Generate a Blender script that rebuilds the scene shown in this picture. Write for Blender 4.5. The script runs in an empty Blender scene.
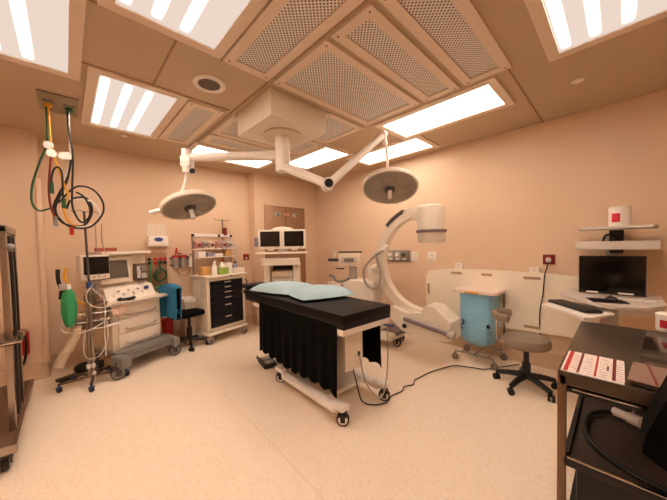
import bpy, bmesh, math, random
from mathutils import Vector, Matrix
random.seed(7)
PI = math.pi
sc = bpy.context.scene
C = sc.collection

# ------------------------------------------------------------------ camera, world, exposure
CAM_Z = 1.519
yaw, pitch, roll = 0.80348, -0.030211, -0.019981
fwd = Vector((math.cos(yaw)*math.cos(pitch), math.sin(yaw)*math.cos(pitch), math.sin(pitch)))
rgt0 = Vector((math.sin(yaw), -math.cos(yaw), 0)); up0 = rgt0.cross(fwd)
rgt = rgt0*math.cos(roll) + up0*math.sin(roll)
upv = -rgt0*math.sin(roll) + up0*math.cos(roll)
cd = bpy.data.cameras.new('camera'); cam = bpy.data.objects.new('camera', cd); C.objects.link(cam)
mw = Matrix((rgt, upv, -fwd)).transposed().to_4x4(); mw.translation = Vector((0, 0, CAM_Z))
cam.matrix_world = mw
cd.sensor_width = 36; cd.lens = 277.2/667*36; cd.shift_y = 3.592/667; cd.clip_start = 0.05
sc.camera = cam
w = bpy.data.worlds.new('world'); sc.world = w; w.use_nodes = True
w.node_tree.nodes['Background'].inputs[0].default_value = (1, .8, .62, 1)
w.node_tree.nodes['Background'].inputs[1].default_value = 0.05
sc.view_settings.view_transform = 'Standard'; sc.view_settings.look = 'None'
sc.view_settings.gamma = 1; sc.view_settings.use_curve_mapping = False
sc.view_settings.exposure = 0.05
TUBE = 47.0; LENS = .82; FULL = 6.5; WARM = (1, .815, .665, 1)     # ceiling lights: tubes, lens between them, evenly lit fittings, lamp colour

# ------------------------------------------------------------------ materials
def lin(c):
    return tuple((v/255/12.92 if v/255 <= .04045 else ((v/255+.055)/1.055)**2.4) for v in c)
MATS = {}
def mat(name, rgb, rough=.5, metal=0., scale=30., amt=.06, bump=0., spec=.5, coat=0., trans=0.):
    if name in MATS: return MATS[name]
    m = bpy.data.materials.new(name); m.use_nodes = True; MATS[name] = m
    nt = m.node_tree; b = nt.nodes['Principled BSDF']
    tc = nt.nodes.new('ShaderNodeTexCoord'); n = nt.nodes.new('ShaderNodeTexNoise')
    n.inputs['Scale'].default_value = scale; n.inputs['Detail'].default_value = 4
    nt.links.new(tc.outputs['Object'], n.inputs['Vector'])
    mx = nt.nodes.new('ShaderNodeMix'); mx.data_type = 'RGBA'
    c = lin(rgb)
    mx.inputs[6].default_value = (*[v*(1-amt) for v in c], 1); mx.inputs[7].default_value = (*[min(1, v*(1+amt)) for v in c], 1)
    nt.links.new(n.outputs['Fac'], mx.inputs[0]); nt.links.new(mx.outputs[2], b.inputs['Base Color'])
    b.inputs['Roughness'].default_value = rough; b.inputs['Metallic'].default_value = metal
    b.inputs['Specular IOR Level'].default_value = spec; b.inputs['Coat Weight'].default_value = coat
    b.inputs['Transmission Weight'].default_value = trans
    if bump:
        bp = nt.nodes.new('ShaderNodeBump'); bp.inputs['Strength'].default_value = bump; bp.inputs['Distance'].default_value = .01
        nt.links.new(n.outputs['Fac'], bp.inputs['Height']); nt.links.new(bp.outputs['Normal'], b.inputs['Normal'])
    return m
wall_m = mat('wall_paint', (230, 200, 170), .45, scale=3, amt=.02)
ceil_m = mat('ceiling_paint', (196, 172, 144), .6, scale=3, amt=.02)
ceil2_m = mat('ceiling_seam', (160, 130, 104), .6)
frame_m = mat('ceiling_frame', (232, 214, 196), .5)
base_m = mat('cove_base', (214, 184, 154), .5, scale=120, amt=.1)
white = mat('white_plastic', (242, 234, 226), .4)
ivory = mat('ivory_enamel', (238, 226, 210), .4)
cream = mat('cream_plastic', (232, 216, 194), .4)
lgrey = mat('light_grey_plastic', (178, 168, 160), .45)
mgrey = mat('mid_grey_plastic', (128, 124, 120), .5)
dgrey = mat('dark_grey_plastic', (66, 62, 60), .5)
black = mat('black_plastic', (13, 11, 10), .4)
blackv = mat('black_vinyl', (9, 6, 5), .5, bump=.05, spec=.25)
blackf = mat('black_fabric', (6, 5, 5), .85, scale=200, amt=.3, bump=.2, spec=.1)
rubber = mat('black_rubber', (15, 13, 12), .6)
steel = mat('brushed_steel', (170, 158, 146), .3, 1, scale=80)
chrome = mat('chrome', (210, 205, 200), .12, 1)
bsteel = mat('brown_steel', (126, 106, 88), .32, 1, scale=60)
screen_m = mat('screen_glass', (14, 12, 12), .12, amt=.1)
screen2_m = mat('screen_grey', (92, 82, 74), .2, amt=.1)
navy = mat('navy_enamel', (9, 9, 19), .35, spec=.3)
blue_f = mat('blue_fabric', (36, 112, 150), .85, scale=60, amt=.15, bump=.3)
pillow_m = mat('pale_blue_fabric', (182, 214, 226), .85, scale=60, amt=.05, bump=.3)
green_m = mat('green_rubber', (44, 150, 92), .5)
dgreen = mat('dark_green_rubber', (28, 84, 48), .5)
yellow = mat('yellow_rubber', (232, 164, 30), .5)
red = mat('red_plastic', (188, 24, 22), .4)
dred = mat('dark_red_plastic', (120, 18, 18), .4)
tube_w = mat('white_tubing', (224, 214, 202), .4)
tube_g = mat('grey_tubing', (170, 158, 148), .4)
paper = mat('paper', (236, 224, 214), .7)
grey_seat = mat('grey_vinyl', (142, 126, 110), .45)
grey_steel = mat('grey_painted_steel', (86, 74, 64), .3, .6, scale=8, amt=.08)
glossy = mat('dark_glossy_panel', (58, 48, 42), .1, .3, scale=6)
purple_m = mat('purple_grey_plastic', (126, 108, 112), .5)
blue_p = mat('blue_plastic', (52, 70, 120), .4)
glove_box = mat('lime_card', (150, 176, 70), .6)
tan_card = mat('tan_card', (206, 158, 92), .6)
clear_m = mat('clear_plastic', (214, 204, 196), .25, trans=.5)
clear_b = mat('grey_bottle_plastic', (150, 156, 176), .3)
panel_m = mat('service_panel_metal', (168, 132, 102), .4, .4, scale=5)
sterile = mat('lens_ring_glass', (150, 138, 126), .3, scale=160, amt=.4)
board_m = mat('board_plastic', (248, 236, 216), .4)

def bagmat():
    m = mat('blue_film', (140, 198, 232), .25, scale=18, amt=.2, bump=.6, trans=0); return m
blue_film = bagmat()
def hosemat():
    m = mat('clear_corrugated', (214, 188, 160), .35, trans=.2); return m
corr_m = hosemat()

def floor_material():
    m = bpy.data.materials.new('vinyl_floor'); m.use_nodes = True; nt = m.node_tree; b = nt.nodes['Principled BSDF']
    tc = nt.nodes.new('ShaderNodeTexCoord')
    v = nt.nodes.new('ShaderNodeTexVoronoi'); v.inputs['Scale'].default_value = 75; nt.links.new(tc.outputs['Object'], v.inputs['Vector'])
    r = nt.nodes.new('ShaderNodeValToRGB')
    r.color_ramp.elements[0].position = 0; r.color_ramp.elements[0].color = (*lin((241, 218, 193)), 1)
    r.color_ramp.elements[1].position = 1; r.color_ramp.elements[1].color = (*lin((250, 232, 210)), 1)
    e = r.color_ramp.elements.new(.2); e.color = (*lin((247, 226, 202)), 1)
    sp = nt.nodes.new('ShaderNodeSeparateColor'); nt.links.new(v.outputs['Color'], sp.inputs[0])
    nt.links.new(sp.outputs[0], r.inputs[0])
    nt.links.new(r.outputs[0], b.inputs['Base Color'])
    n = nt.nodes.new('ShaderNodeTexNoise'); n.inputs['Scale'].default_value = 2.5; nt.links.new(tc.outputs['Object'], n.inputs['Vector'])
    mr = nt.nodes.new('ShaderNodeMapRange'); mr.inputs[3].default_value = .38; mr.inputs[4].default_value = .52
    nt.links.new(n.outputs['Fac'], mr.inputs[0]); nt.links.new(mr.outputs[0], b.inputs['Roughness'])
    b.inputs['Specular IOR Level'].default_value = .35
    return m
floor_m = floor_material()

def perforated(name, base, hole, s, rad):
    m = bpy.data.materials.new(name); m.use_nodes = True; nt = m.node_tree; b = nt.nodes['Principled BSDF']
    tc = nt.nodes.new('ShaderNodeTexCoord'); sp = nt.nodes.new('ShaderNodeSeparateXYZ'); nt.links.new(tc.outputs['Object'], sp.inputs[0])
    def mth(op, a, bb):
        n = nt.nodes.new('ShaderNodeMath'); n.operation = op
        for i, q in enumerate((a, bb)):
            if q is None: continue
            if isinstance(q, (int, float)): n.inputs[i].default_value = q
            else: nt.links.new(q, n.inputs[i])
        return n.outputs[0]
    k = 1/s
    u = mth('MULTIPLY', mth('ADD', sp.outputs[0], sp.outputs[1]), k*.7071); v = mth('MULTIPLY', mth('SUBTRACT', sp.outputs[0], sp.outputs[1]), k*.7071)
    fu = mth('SUBTRACT', mth('FRACT', mth('ADD', u, 1000.), None), .5); fv = mth('SUBTRACT', mth('FRACT', mth('ADD', v, 1000.), None), .5)
    d = mth('SQRT', mth('ADD', mth('MULTIPLY', fu, fu), mth('MULTIPLY', fv, fv)), None)
    f = mth('LESS_THAN', d, rad)
    mx = nt.nodes.new('ShaderNodeMix'); mx.data_type = 'RGBA'; mx.inputs[6].default_value = (*lin(base), 1); mx.inputs[7].default_value = (*lin(hole), 1)
    nt.links.new(f, mx.inputs[0]); nt.links.new(mx.outputs[2], b.inputs['Base Color']); b.inputs['Roughness'].default_value = .5
    return m
perf_m = perforated('perforated_panel', (236, 230, 224), (62, 48, 40), .021, .29)
mesh_m = perforated('perforated_black', (84, 70, 60), (12, 10, 9), .012, .32)
spk_m = perforated('speaker_grille', (96, 80, 68), (28, 22, 18), .008, .35)

def lamp_material(axis, half, tubes):
    m = bpy.data.materials.new('lamp_lens'); m.use_nodes = True; nt = m.node_tree
    for n in list(nt.nodes): nt.nodes.remove(n)
    out = nt.nodes.new('ShaderNodeOutputMaterial'); e = nt.nodes.new('ShaderNodeEmission'); nt.links.new(e.outputs[0], out.inputs[0])
    tc = nt.nodes.new('ShaderNodeTexCoord'); sp = nt.nodes.new('ShaderNodeSeparateXYZ'); nt.links.new(tc.outputs['Object'], sp.inputs[0])
    def mth(op, a, b, c=None):
        n = nt.nodes.new('ShaderNodeMath'); n.operation = op
        for k, q in enumerate((a, b, c)):
            if q is None: continue
            if isinstance(q, (int, float)): n.inputs[k].default_value = q
            else: nt.links.new(q, n.inputs[k])
        return n.outputs[0]
    # tubes glowing through the lens: soft bright bands along it, fading before the ends
    def band(v, lo, hi):
        n = nt.nodes.new('ShaderNodeMapRange'); n.interpolation_type = 'SMOOTHSTEP'; nt.links.new(v, n.inputs[0])
        n.inputs[1].default_value = lo; n.inputs[2].default_value = hi; return n.outputs[0]
    v = sp.outputs[axis]; sgn = -1 if axis else 1
    c = mth('COSINE', mth('MULTIPLY', mth('ADD', v, .082*sgn), 2*PI/.153), None)
    t_ = mth('POWER', band(c, -.2, 1.), 4.0)
    win = band(mth('ABSOLUTE', mth('ADD', v, .05*sgn), None), .245, .215)
    l_ = band(mth('ABSOLUTE', sp.outputs[1-axis], None), half-.03, half-.16)
    st = mth('MULTIPLY', mth('MULTIPLY', t_, win), mth('MULTIPLY', l_, TUBE)) if tubes else None
    e2 = nt.nodes.new('ShaderNodeEmission'); ad = nt.nodes.new('ShaderNodeAddShader')
    e.inputs[0].default_value = (1, .80, .68, 1); e.inputs[1].default_value = LENS
    e2.inputs[0].default_value = WARM
    if tubes: nt.links.new(st, e2.inputs[1])
    else: e2.inputs[1].default_value = FULL
    nt.links.new(e.outputs[0], ad.inputs[0]); nt.links.new(e2.outputs[0], ad.inputs[1]); nt.links.new(ad.outputs[0], out.inputs[0])
    return m

# ------------------------------------------------------------------ mesh helpers
class MB:
    def __init__(s): s.bm = bmesh.new()
    def _x(s, geom, mtx): bmesh.ops.transform(s.bm, matrix=mtx, verts=geom)
    def box(s, c, d, rz=0, bev=0, rot=None):
        r = bmesh.ops.create_cube(s.bm, size=1); vs = r['verts']
        R = rot if rot is not None else Matrix.Rotation(rz, 4, 'Z')
        s._x(vs, Matrix.Translation(c) @ R @ Matrix.Diagonal((*d, 1)))
        if bev:
            es = list({e for v in vs for e in v.link_edges})
            bmesh.ops.bevel(s.bm, geom=es, offset=bev, segments=2, affect='EDGES', profile=.6)
        return s
    def cyl(s, a, b, r, r2=None, n=16):
        a, b = Vector(a), Vector(b); d = b-a
        q = bmesh.ops.create_cone(s.bm, cap_ends=True, segments=n, radius1=r, radius2=r if r2 is None else r2, depth=d.length)
        s._x(q['verts'], Matrix.Translation((a+b)/2) @ d.to_track_quat('Z', 'Y').to_matrix().to_4x4())
        return s
    def sph(s, c, r, n=12, sc=(1, 1, 1)):
        q = bmesh.ops.create_uvsphere(s.bm, u_segments=n*2, v_segments=n, radius=r)
        s._x(q['verts'], Matrix.Translation(c) @ Matrix.Diagonal((*sc, 1))); return s
    def tube(s, pts, r, n=8, smooth=6, closed=False):
        pts = [Vector(p) for p in pts]
        if smooth and len(pts) > 2: pts = spline(pts, smooth, closed)
        rings = []; N = len(pts); prev = None
        for i, p in enumerate(pts):
            if closed: t = pts[(i+1) % N]-pts[i-1]
            else: t = pts[min(i+1, N-1)]-pts[max(i-1, 0)]
            if t.length < 1e-6: t = Vector((0, 0, 1))
            t.normalize()
            if prev is None:
                u = t.orthogonal().normalized()
            else:
                u = prev - t*prev.dot(t)
                u = u.normalized() if u.length > 1e-5 else t.orthogonal().normalized()
            prev = u; v = t.cross(u)
            rr = r(i/(N-1)) if callable(r) else r
            rings.append([s.bm.verts.new(p + (u*math.cos(2*PI*k/n)+v*math.sin(2*PI*k/n))*rr) for k in range(n)])
        M = N if closed else N-1
        for i in range(M):
            A, B = rings[i], rings[(i+1) % N]
            for k in range(n): s.bm.faces.new((A[k], A[(k+1) % n], B[(k+1) % n], B[k]))
        if not closed: s.bm.faces.new(rings[0][::-1]); s.bm.faces.new(rings[-1])
        return s
    def lathe(s, prof, c=(0, 0, 0), n=24, mtx=None):
        M = Matrix.Translation(c) if mtx is None else mtx
        rings = []
        for r, z in prof:
            rings.append([s.bm.verts.new(M @ Vector((max(r, 1e-4)*math.cos(2*PI*k/n), max(r, 1e-4)*math.sin(2*PI*k/n), z))) for k in range(n)])
        for A, B in zip(rings, rings[1:]):
            for k in range(n): s.bm.faces.new((A[k], A[(k+1) % n], B[(k+1) % n], B[k]))
        s.bm.faces.new(rings[0][::-1]); s.bm.faces.new(rings[-1]); return s
    def prism(s, poly, vec):
        vec = Vector(vec); A = [s.bm.verts.new(Vector(p)) for p in poly]; B = [s.bm.verts.new(Vector(p)+vec) for p in poly]
        n = len(A)
        for k in range(n): s.bm.faces.new((A[k], A[(k+1) % n], B[(k+1) % n], B[k]))
        s.bm.faces.new(A[::-1]); s.bm.faces.new(B); return s
    def sheet(s, grid, th):
        """grid[i][j] of points -> a thin closed sheet"""
        I, J = len(grid), len(grid[0]); V = [[s.bm.verts.new(p) for p in row] for row in grid]
        fs = [s.bm.faces.new((V[i][j], V[i+1][j], V[i+1][j+1], V[i][j+1])) for i in range(I-1) for j in range(J-1)]
        bmesh.ops.recalc_face_normals(s.bm, faces=fs)
        bmesh.ops.solidify(s.bm, geom=fs, thickness=th); return s
    def build(s, name, m, parent=None, smooth=True):
        bmesh.ops.recalc_face_normals(s.bm, faces=s.bm.faces[:])
        me = bpy.data.meshes.new(name); s.bm.to_mesh(me); s.bm.free()
        me.materials.append(m)
        if smooth:
            me.polygons.foreach_set('use_smooth', [True]*len(me.polygons))
            try: me.set_sharp_from_angle(angle=math.radians(35))
            except Exception: pass
        o = bpy.data.objects.new(name, me); C.objects.link(o)
        if parent is not None: o.parent = parent
        return o
def spline(pts, k, closed=False):
    out = []; N = len(pts)
    for i in range(N if closed else N-1):
        g = (lambda j: pts[j % N]) if closed else (lambda j: pts[min(max(j, 0), N-1)])
        p0, p1, p2, p3 = g(i-1), g(i), g(i+1), g(i+2)
        for q in range(k):
            t = q/k
            out.append(.5*((2*p1)+(p2-p0)*t+(2*p0-5*p1+4*p2-p3)*t*t+(3*p1-p0-3*p2+p3)*t**3))
    if not closed: out.append(pts[-1])
    return out
def tag(o, label, cat, group=None):
    o['label'] = label; o['category'] = cat
    if group: o['group'] = group
    return o
def thing(name, label, cat, loc=(0, 0, 0), rz=0, group=None):
    o = bpy.data.objects.new(name, None); C.objects.link(o); o.location = loc; o.rotation_euler = (0, 0, rz)
    o.empty_display_size = .05
    return tag(o, label, cat, group)
def struct(o): o['kind'] = 'structure'; return o
def dup(root, loc, rz, label, group=None):
    r = root.copy(); C.objects.link(r); r.location = loc; r.rotation_euler = (0, 0, rz); r['label'] = label
    if group: r['group'] = group
    for ch in list(root.children):
        c = ch.copy(); C.objects.link(c); c.parent = r
        for g in list(ch.children):
            d = g.copy(); C.objects.link(d); d.parent = c
    return r
def caster(par, x, y, r=.04, wd=.025, top=.12, fm=None, wm=None, hub=None, ang=0, dual=False, hubf=.70):
    """fork (part) with its wheel (sub-part); wheel axis horizontal, turned by ang"""
    fm = fm or dgrey; wm = wm or rubber
    ax = Vector((math.cos(ang), math.sin(ang), 0))
    f = MB(); f.cyl((x, y, r*1.6), (x, y, top), r*.35, n=12)
    f.box((x, y, r*1.75), (r*1.3, wd*2.2, r*.5), rz=ang+PI/2, bev=r*.12)
    for sgn in (-1, 1):
        if not dual: f.box(Vector((x, y, r*1.3))+ax*sgn*wd*.85, (r*.7, wd*.3, r*1.2), rz=ang+PI/2)
    fo = f.build('caster', fm, par)
    for sgn in ((-1, 1) if dual else (0,)):
        o = Vector((x, y, r))+ax*sgn*wd*.8
        wl = MB().cyl(o-ax*wd*.5, o+ax*wd*.5, r, n=20).build('wheel', wm, fo)
        if hub: MB().cyl(o-ax*wd*.6, o+ax*wd*.62, r*hubf, n=20).build('hub', hub, fo)
    return fo

# ------------------------------------------------------------------ room shell
CZ = 2.919; WX = 4.10; WY = 5.03; PX, PY = 2.60, 4.83; LX = -.21; LY = 4.79; RX0, RY0 = -1.5, -1.3
def slab(name, a, b, m):
    c = [(a[i]+b[i])/2 for i in range(3)]; d = [abs(b[i]-a[i]) for i in range(3)]
    return struct(MB().box(c, d).build(name, m, smooth=False))
slab('floor', (RX0-.1, RY0-.1, -.1), (WX+.1, WY+.1, 0), floor_m)
slab('ceiling', (RX0-.1, RY0-.1, CZ), (WX+.1, WY+.1, CZ+.1), ceil_m)
slab('wall_right', (WX, RY0, 0), (WX+.1, WY+.1, CZ), wall_m)
slab('wall_back', (LX, WY, 0), (WX, WY+.1, CZ), wall_m)
slab('wall_pier', (PX, PY, 0), (WX, WY, CZ), wall_m)
slab('wall_back_left', (RX0, LY, 0), (LX, WY+.1, CZ), wall_m)
slab('wall_left', (RX0-.1, RY0, 0), (RX0, WY+.1, CZ), wall_m)
slab('wall_front', (RX0, RY0-.1, 0), (WX, RY0, CZ), wall_m)
BH = .19
def baseb(name, p, q, nrm):
    # coved base: a thin strip with a little fillet at the floor
    p, q, nrm = Vector((*p, 0)), Vector((*q, 0)), Vector((*nrm, 0))
    prof = [(.0, 0), (.03, 0), (.016, .008), (.009, .03), (.007, BH-.004), (.004, BH), (0, BH)]
    poly = [p + nrm*a + Vector((0, 0, b)) for a, b in prof]
    return struct(MB().prism(poly, q-p).build(name, base_m))
baseb('baseboard_right', (WX, RY0), (WX, PY), (-1, 0))
baseb('baseboard_pier', (PX, PY), (WX, PY), (0, -1))
baseb('baseboard_pier_side', (PX, PY), (PX, WY), (-1, 0))
baseb('baseboard_back', (LX, WY), (PX, WY), (0, -1))
baseb('baseboard_back_left', (RX0, LY), (LX, LY), (0, -1))
baseb('baseboard_left_return', (LX, LY), (LX, WY), (1, 0))
struct(MB().box((LX+.002, LY-.002, 1.3-.02), (.05, .05, 2.2), bev=.004).build('trim_1', wall_m))          # corner guard
# ceiling seams
struct(MB().box((3.36, .645, CZ-.003), (1.48, .012, .006)).build('trim_2', ceil2_m))
struct(MB().box((1.285, 2.2, CZ-.003), (.014, 4.4, .006)).build('trim_3', ceil2_m))
struct(MB().box((.585, 2.43, CZ-.003), (.014, .75, .006)).build('trim_4', ceil2_m))
struct(MB().box((.55, 2.075, CZ-.003), (1.4, .012, .006)).build('trim_5', ceil2_m))
struct(MB().box((.55, 2.79, CZ-.003), (1.4, .012, .006)).build('trim_6', ceil2_m))
struct(MB().box((1.1, 2.08, .0008), (.004, 2.0, .0012), rz=-.05).build('trim_7', mat('weld_seam', (232, 206, 178), .5)))   # weld seam in the sheet floor

# ------------------------------------------------------------------ ceiling lights
def frame_ring(x0, x1, y0, y1, wd, z0, z1):
    b = MB()
    b.box(((x0+x1)/2, y0+wd/2, (z0+z1)/2), (x1-x0, wd, z1-z0)); b.box(((x0+x1)/2, y1-wd/2, (z0+z1)/2), (x1-x0, wd, z1-z0))
    b.box((x0+wd/2, (y0+y1)/2, (z0+z1)/2), (wd, y1-y0-2*wd, z1-z0)); b.box((x1-wd/2, (y0+y1)/2, (z0+z1)/2), (wd, y1-y0-2*wd, z1-z0))
    return b
def ceiling_light(x0, x1, y0, y1, label, axis, tubes=True):
    cx, cy = (x0+x1)/2, (y0+y1)/2; hx, hy = (x1-x0)/2, (y1-y0)/2
    t = thing('ceiling_light', label, 'ceiling light', (cx, cy, CZ), group='flat white ceiling lights')
    frame_ring(-hx-.065, hx+.065, -hy-.065, hy+.065, .07, -.022, 0).build('frame', frame_m, t, False)
    MB().box((0, 0, -.008), (2*hx, 2*hy, .012)).build('lens', lamp_material(axis, hy if axis == 0 else hx, tubes), t, False)
ceiling_light(-.50, .066, 1.84, 3.014, 'ceiling light over the wheeled rack, cut by left edge of photo', 0)
ceiling_light(.233, .797, 2.85, 4.03, 'ceiling light just beside the ceiling plate that carries the gas hoses', 0)
ceiling_light(.242, .80, .80, 1.988, 'ceiling light nearest the round speaker, cut by top edge of photo', 0)
ceiling_light(2.705, 3.225, .812, 1.95, 'long ceiling light between perforated panels and right wall', 0, False)
ceiling_light(1.48, 2.675, -.235, .331, 'ceiling light above the wall workstation, cut by upper right edge of photo', 1)
ceiling_light(2.69, 3.165, 2.90, 3.92, 'ceiling light seen just right of the surgical lamp shaft', 0, False)
ceiling_light(3.35, 3.83, 1.87, 3.03, 'ceiling light above the round lamp head next to right wall', 0, False)
ceiling_light(1.33, 2.48, 3.955, 4.43, 'ceiling light behind the long arm of the surgical lamp', 1, False)

# ------------------------------------------------------------------ perforated air panels
def air_panel(x0, x1, y0, y1, label, bx=.07, by=.085):
    cx, cy = (x0+x1)/2, (y0+y1)/2; hx, hy = (x1-x0)/2, (y1-y0)/2
    t = thing('air_diffuser', label, 'air vent', (cx, cy, CZ), group='perforated air panels')
    g = frame_ring(-hx, hx, -hy, hy, min(bx, by), -.02, 0)
    if abs(bx-by) > .001:
        e = abs(bx-by)
    g.build('frame', frame_m, t, False)
    w_ = min(bx, by)
    MB().box((0, 0, -.005), (2*hx-2*w_, 2*hy-2*w_, .008)).build('perforated_panel', perf_m, t, False)
    for sx in (-1, 1):
        for sy in (-1, 1): MB().cyl((sx*(hx-.035), sy*(hy-.035), -.024), (sx*(hx-.035), sy*(hy-.035), -.02), .008, n=8).build('screw', ceil2_m, t)
air_panel(.885, 1.265, .87, 2.06, 'perforated air panel between the round speaker and the top of photo')
air_panel(1.312, 2.57, 1.39, 2.06, 'wide perforated air panel in front of the lamp mount box')
air_panel(1.312, 2.59, 1.01, 1.345, 'narrow perforated air panel, between the two wider ones nearer the right wall')
air_panel(1.312, 2.59, .61, .965, 'perforated air panel closest to the workstation ceiling light')
air_panel(.885, 1.22, 2.84, 4.04, 'small perforated air panel next to the light by the gas hoses')
air_panel(2.02, 2.60, 2.13, 2.80, 'perforated air panel right of the lamp mount box')
air_panel(1.312, 2.60, 2.86, 3.44, 'perforated air panel directly behind the lamp mount box')
air_panel(1.312, 2.60, 3.49, 3.82, 'narrow perforated air panel farthest back, above the long lamp arm')

# speaker, caps
t = thing('ceiling_speaker', 'round grey speaker grille in white ring on ceiling tile', 'speaker', (.93, 2.45, CZ))
MB().lathe([(.116, 0), (.134, 0), (.134, -.01), (.126, -.016), (.116, -.012)]).build('ring', white, t)
MB().lathe([(.0, 0), (.117, 0), (.117, -.010), (.06, -.014), (0, -.015)]).build('grille', spk_m, t)
tag(MB().lathe([(0, 0), (.045, 0), (.045, -.006), (.03, -.012), (0, -.012)], (3.281, .274, CZ)).build('sprinkler_cap', white), 'small round white cap on ceiling near the right wall light', 'sprinkler')
tag(MB().lathe([(0, 0), (.035, 0), (.035, -.006), (.025, -.012), (0, -.012)], (.56, 4.26, CZ)).build('sprinkler_cap', white), 'small round white cap on ceiling behind the left lights', 'sprinkler')

# ------------------------------------------------------------------ ceiling gas plate and hoses
t = thing('gas_outlet_plate', 'stainless ceiling plate with two gas outlets over hanging hoses', 'gas outlet', (.0, 3.735, CZ))
MB().box((0, 0, -.006), (.27, .46, .012), bev=.004).build('plate', mat('ceiling_plate_metal', (150, 138, 116), .4, .3), t)
for i, (xx, mm) in enumerate(((-.07, yellow), (.068, dgreen))):
    o = MB().box((xx, .02, -.016), (.08, .16, .012), bev=.004).build('outlet_cover', mgrey, t)
    MB().cyl((xx, .0, -.05), (xx, .0, -.02), .028).build('fitting', mm, o)
    MB().cyl((xx, .08, -.04), (xx, .08, -.02), .02).build('valve', dgreen, o)
def hose(name, label, pts, r, m, conn=(), disc=()):
    o = tag(MB().tube(pts, r, n=8, smooth=6).build(name, m), label, 'hose', 'gas hoses hanging from the ceiling')
    for a, b, mm in conn: MB().cyl(a, b, .016, n=10).build('connector', mm, o)
    for a in disc: MB().cyl(Vector(a)+Vector((0, -.008, 0)), Vector(a)+Vector((0, .008, 0)), .036, n=16).build('clip_disc', white, o)
    return o
top = CZ-.045
hose('gas_hose', 'yellow gas hose hanging down from the ceiling plate',
     [(-.07, 3.735, top), (-.065, 3.72, 2.52), (-.043, 3.72, 2.377), (.004, 3.72, 2.173), (.034, 3.72, 2.056), (-.004, 3.72, 1.928), (.035, 3.72, 1.79), (.092, 3.72, 1.763)], .0085, yellow,
     disc=[(-.064, 3.69, 2.428)])
hose('gas_hose', 'green hose making a wide loop out to the left',
     [(-.085, 3.75, top), (-.086, 3.76, 2.673), (-.095, 3.76, 2.522), (-.149, 3.75, 2.335), (-.201, 3.75, 2.12), (-.207, 3.75, 1.961), (-.165, 3.75, 1.894), (-.085, 3.75, 1.925)], .0085, dgreen,
     disc=[(-.082, 3.72, 2.505)])
hose('gas_hose', 'short dark red hose with grey plug at its lower end',
     [(-.066, 3.69, 2.412), (-.093, 3.69, 2.126), (-.089, 3.69, 1.947), (-.063, 3.69, 1.83)], .0085, dred, conn=[((-.063, 3.69, 1.84), (-.058, 3.69, 1.75), mgrey)])
hose('gas_hose', 'white hose that runs down and coils round to the right',
     [(.064, 3.75, top), (.064, 3.775, 2.591), (.067, 3.775, 2.47), (.03, 3.775, 2.275), (-.007, 3.775, 2.106), (.047, 3.775, 2.024), (.125, 3.775, 2.022), (.21, 3.775, 2.014), (.268, 3.775, 1.892), (.225, 3.775, 1.786), (.044, 3.775, 1.74)], .0085, tube_w,
     disc=[(.015, 3.74, 2.43), (.045, 3.735, 2.435)])
hose('gas_hose', 'black hose ending in the small inner coil',
     [(.06, 3.72, top), (.06, 3.70, 2.697), (.08, 3.70, 2.425), (.065, 3.70, 2.115), (.063, 3.70, 1.931), (.116, 3.70, 1.798), (.176, 3.70, 1.844), (.187, 3.70, 1.941), (.148, 3.70, 2.046), (.091, 3.70, 2.089)], .0085, black)
hose('gas_hose', 'black hose making the biggest coil of the bundle',
     [(.07, 3.745, 2.433), (.04, 3.745, 2.243), (-.045, 3.745, 2.022), (-.07, 3.745, 1.925), (-.041, 3.745, 1.836), (.044, 3.745, 1.749), (.184, 3.745, 1.753), (.287, 3.745, 1.891), (.292, 3.745, 2.019), (.225, 3.745, 2.131), (.129, 3.745, 2.159), (.057, 3.745, 2.11), (-.036, 3.745, 1.975)], .0085, black,
     conn=[((.049, 3.745, 1.75), (.047, 3.745, 1.67), red)])
hose('gas_hose', 'short black hose bent over in a narrow hairpin',
     [(-.074, 3.66, 2.14), (-.069, 3.66, 2.215), (-.049, 3.66, 2.283), (-.019, 3.66, 2.297), (0, 3.66, 2.226), (-.002, 3.66, 2.06), (-.0, 3.66, 2.0)], .0085, black,
     conn=[((-.074, 3.66, 2.15), (-.074, 3.66, 2.05), dgreen), ((0, 3.66, 2.01), (.002, 3.66, 1.92), dgreen)])
hose('gas_hose', 'black hose looped between the biggest coil and the white hose',
     [(.045, 3.80, 2.30), (.035, 3.80, 2.22), (-.02, 3.80, 2.06), (-.06, 3.80, 1.92), (-.02, 3.80, 1.80), (.08, 3.80, 1.76), (.16, 3.80, 1.79), (.21, 3.80, 1.93), (.17, 3.80, 2.05), (.06, 3.80, 2.03), (.02, 3.80, 1.93)], .0095, black)
for i, (x0, x1, y0) in enumerate(((.235, .255, 3.9), (.29, .36, 3.95))):
    tag(MB().tube([(x0, y0, 1.80), (x0+.01, y0+.15, 1.6), (x1, y0+.45, 1.47)], .004, n=6).build('sensor_cord', tube_g), ('thin cord drooping from hoses to the machine top, nearer the pole', 'thin cord drooping from hoses to the machine top, farther from the pole')[i], 'cord')

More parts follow.
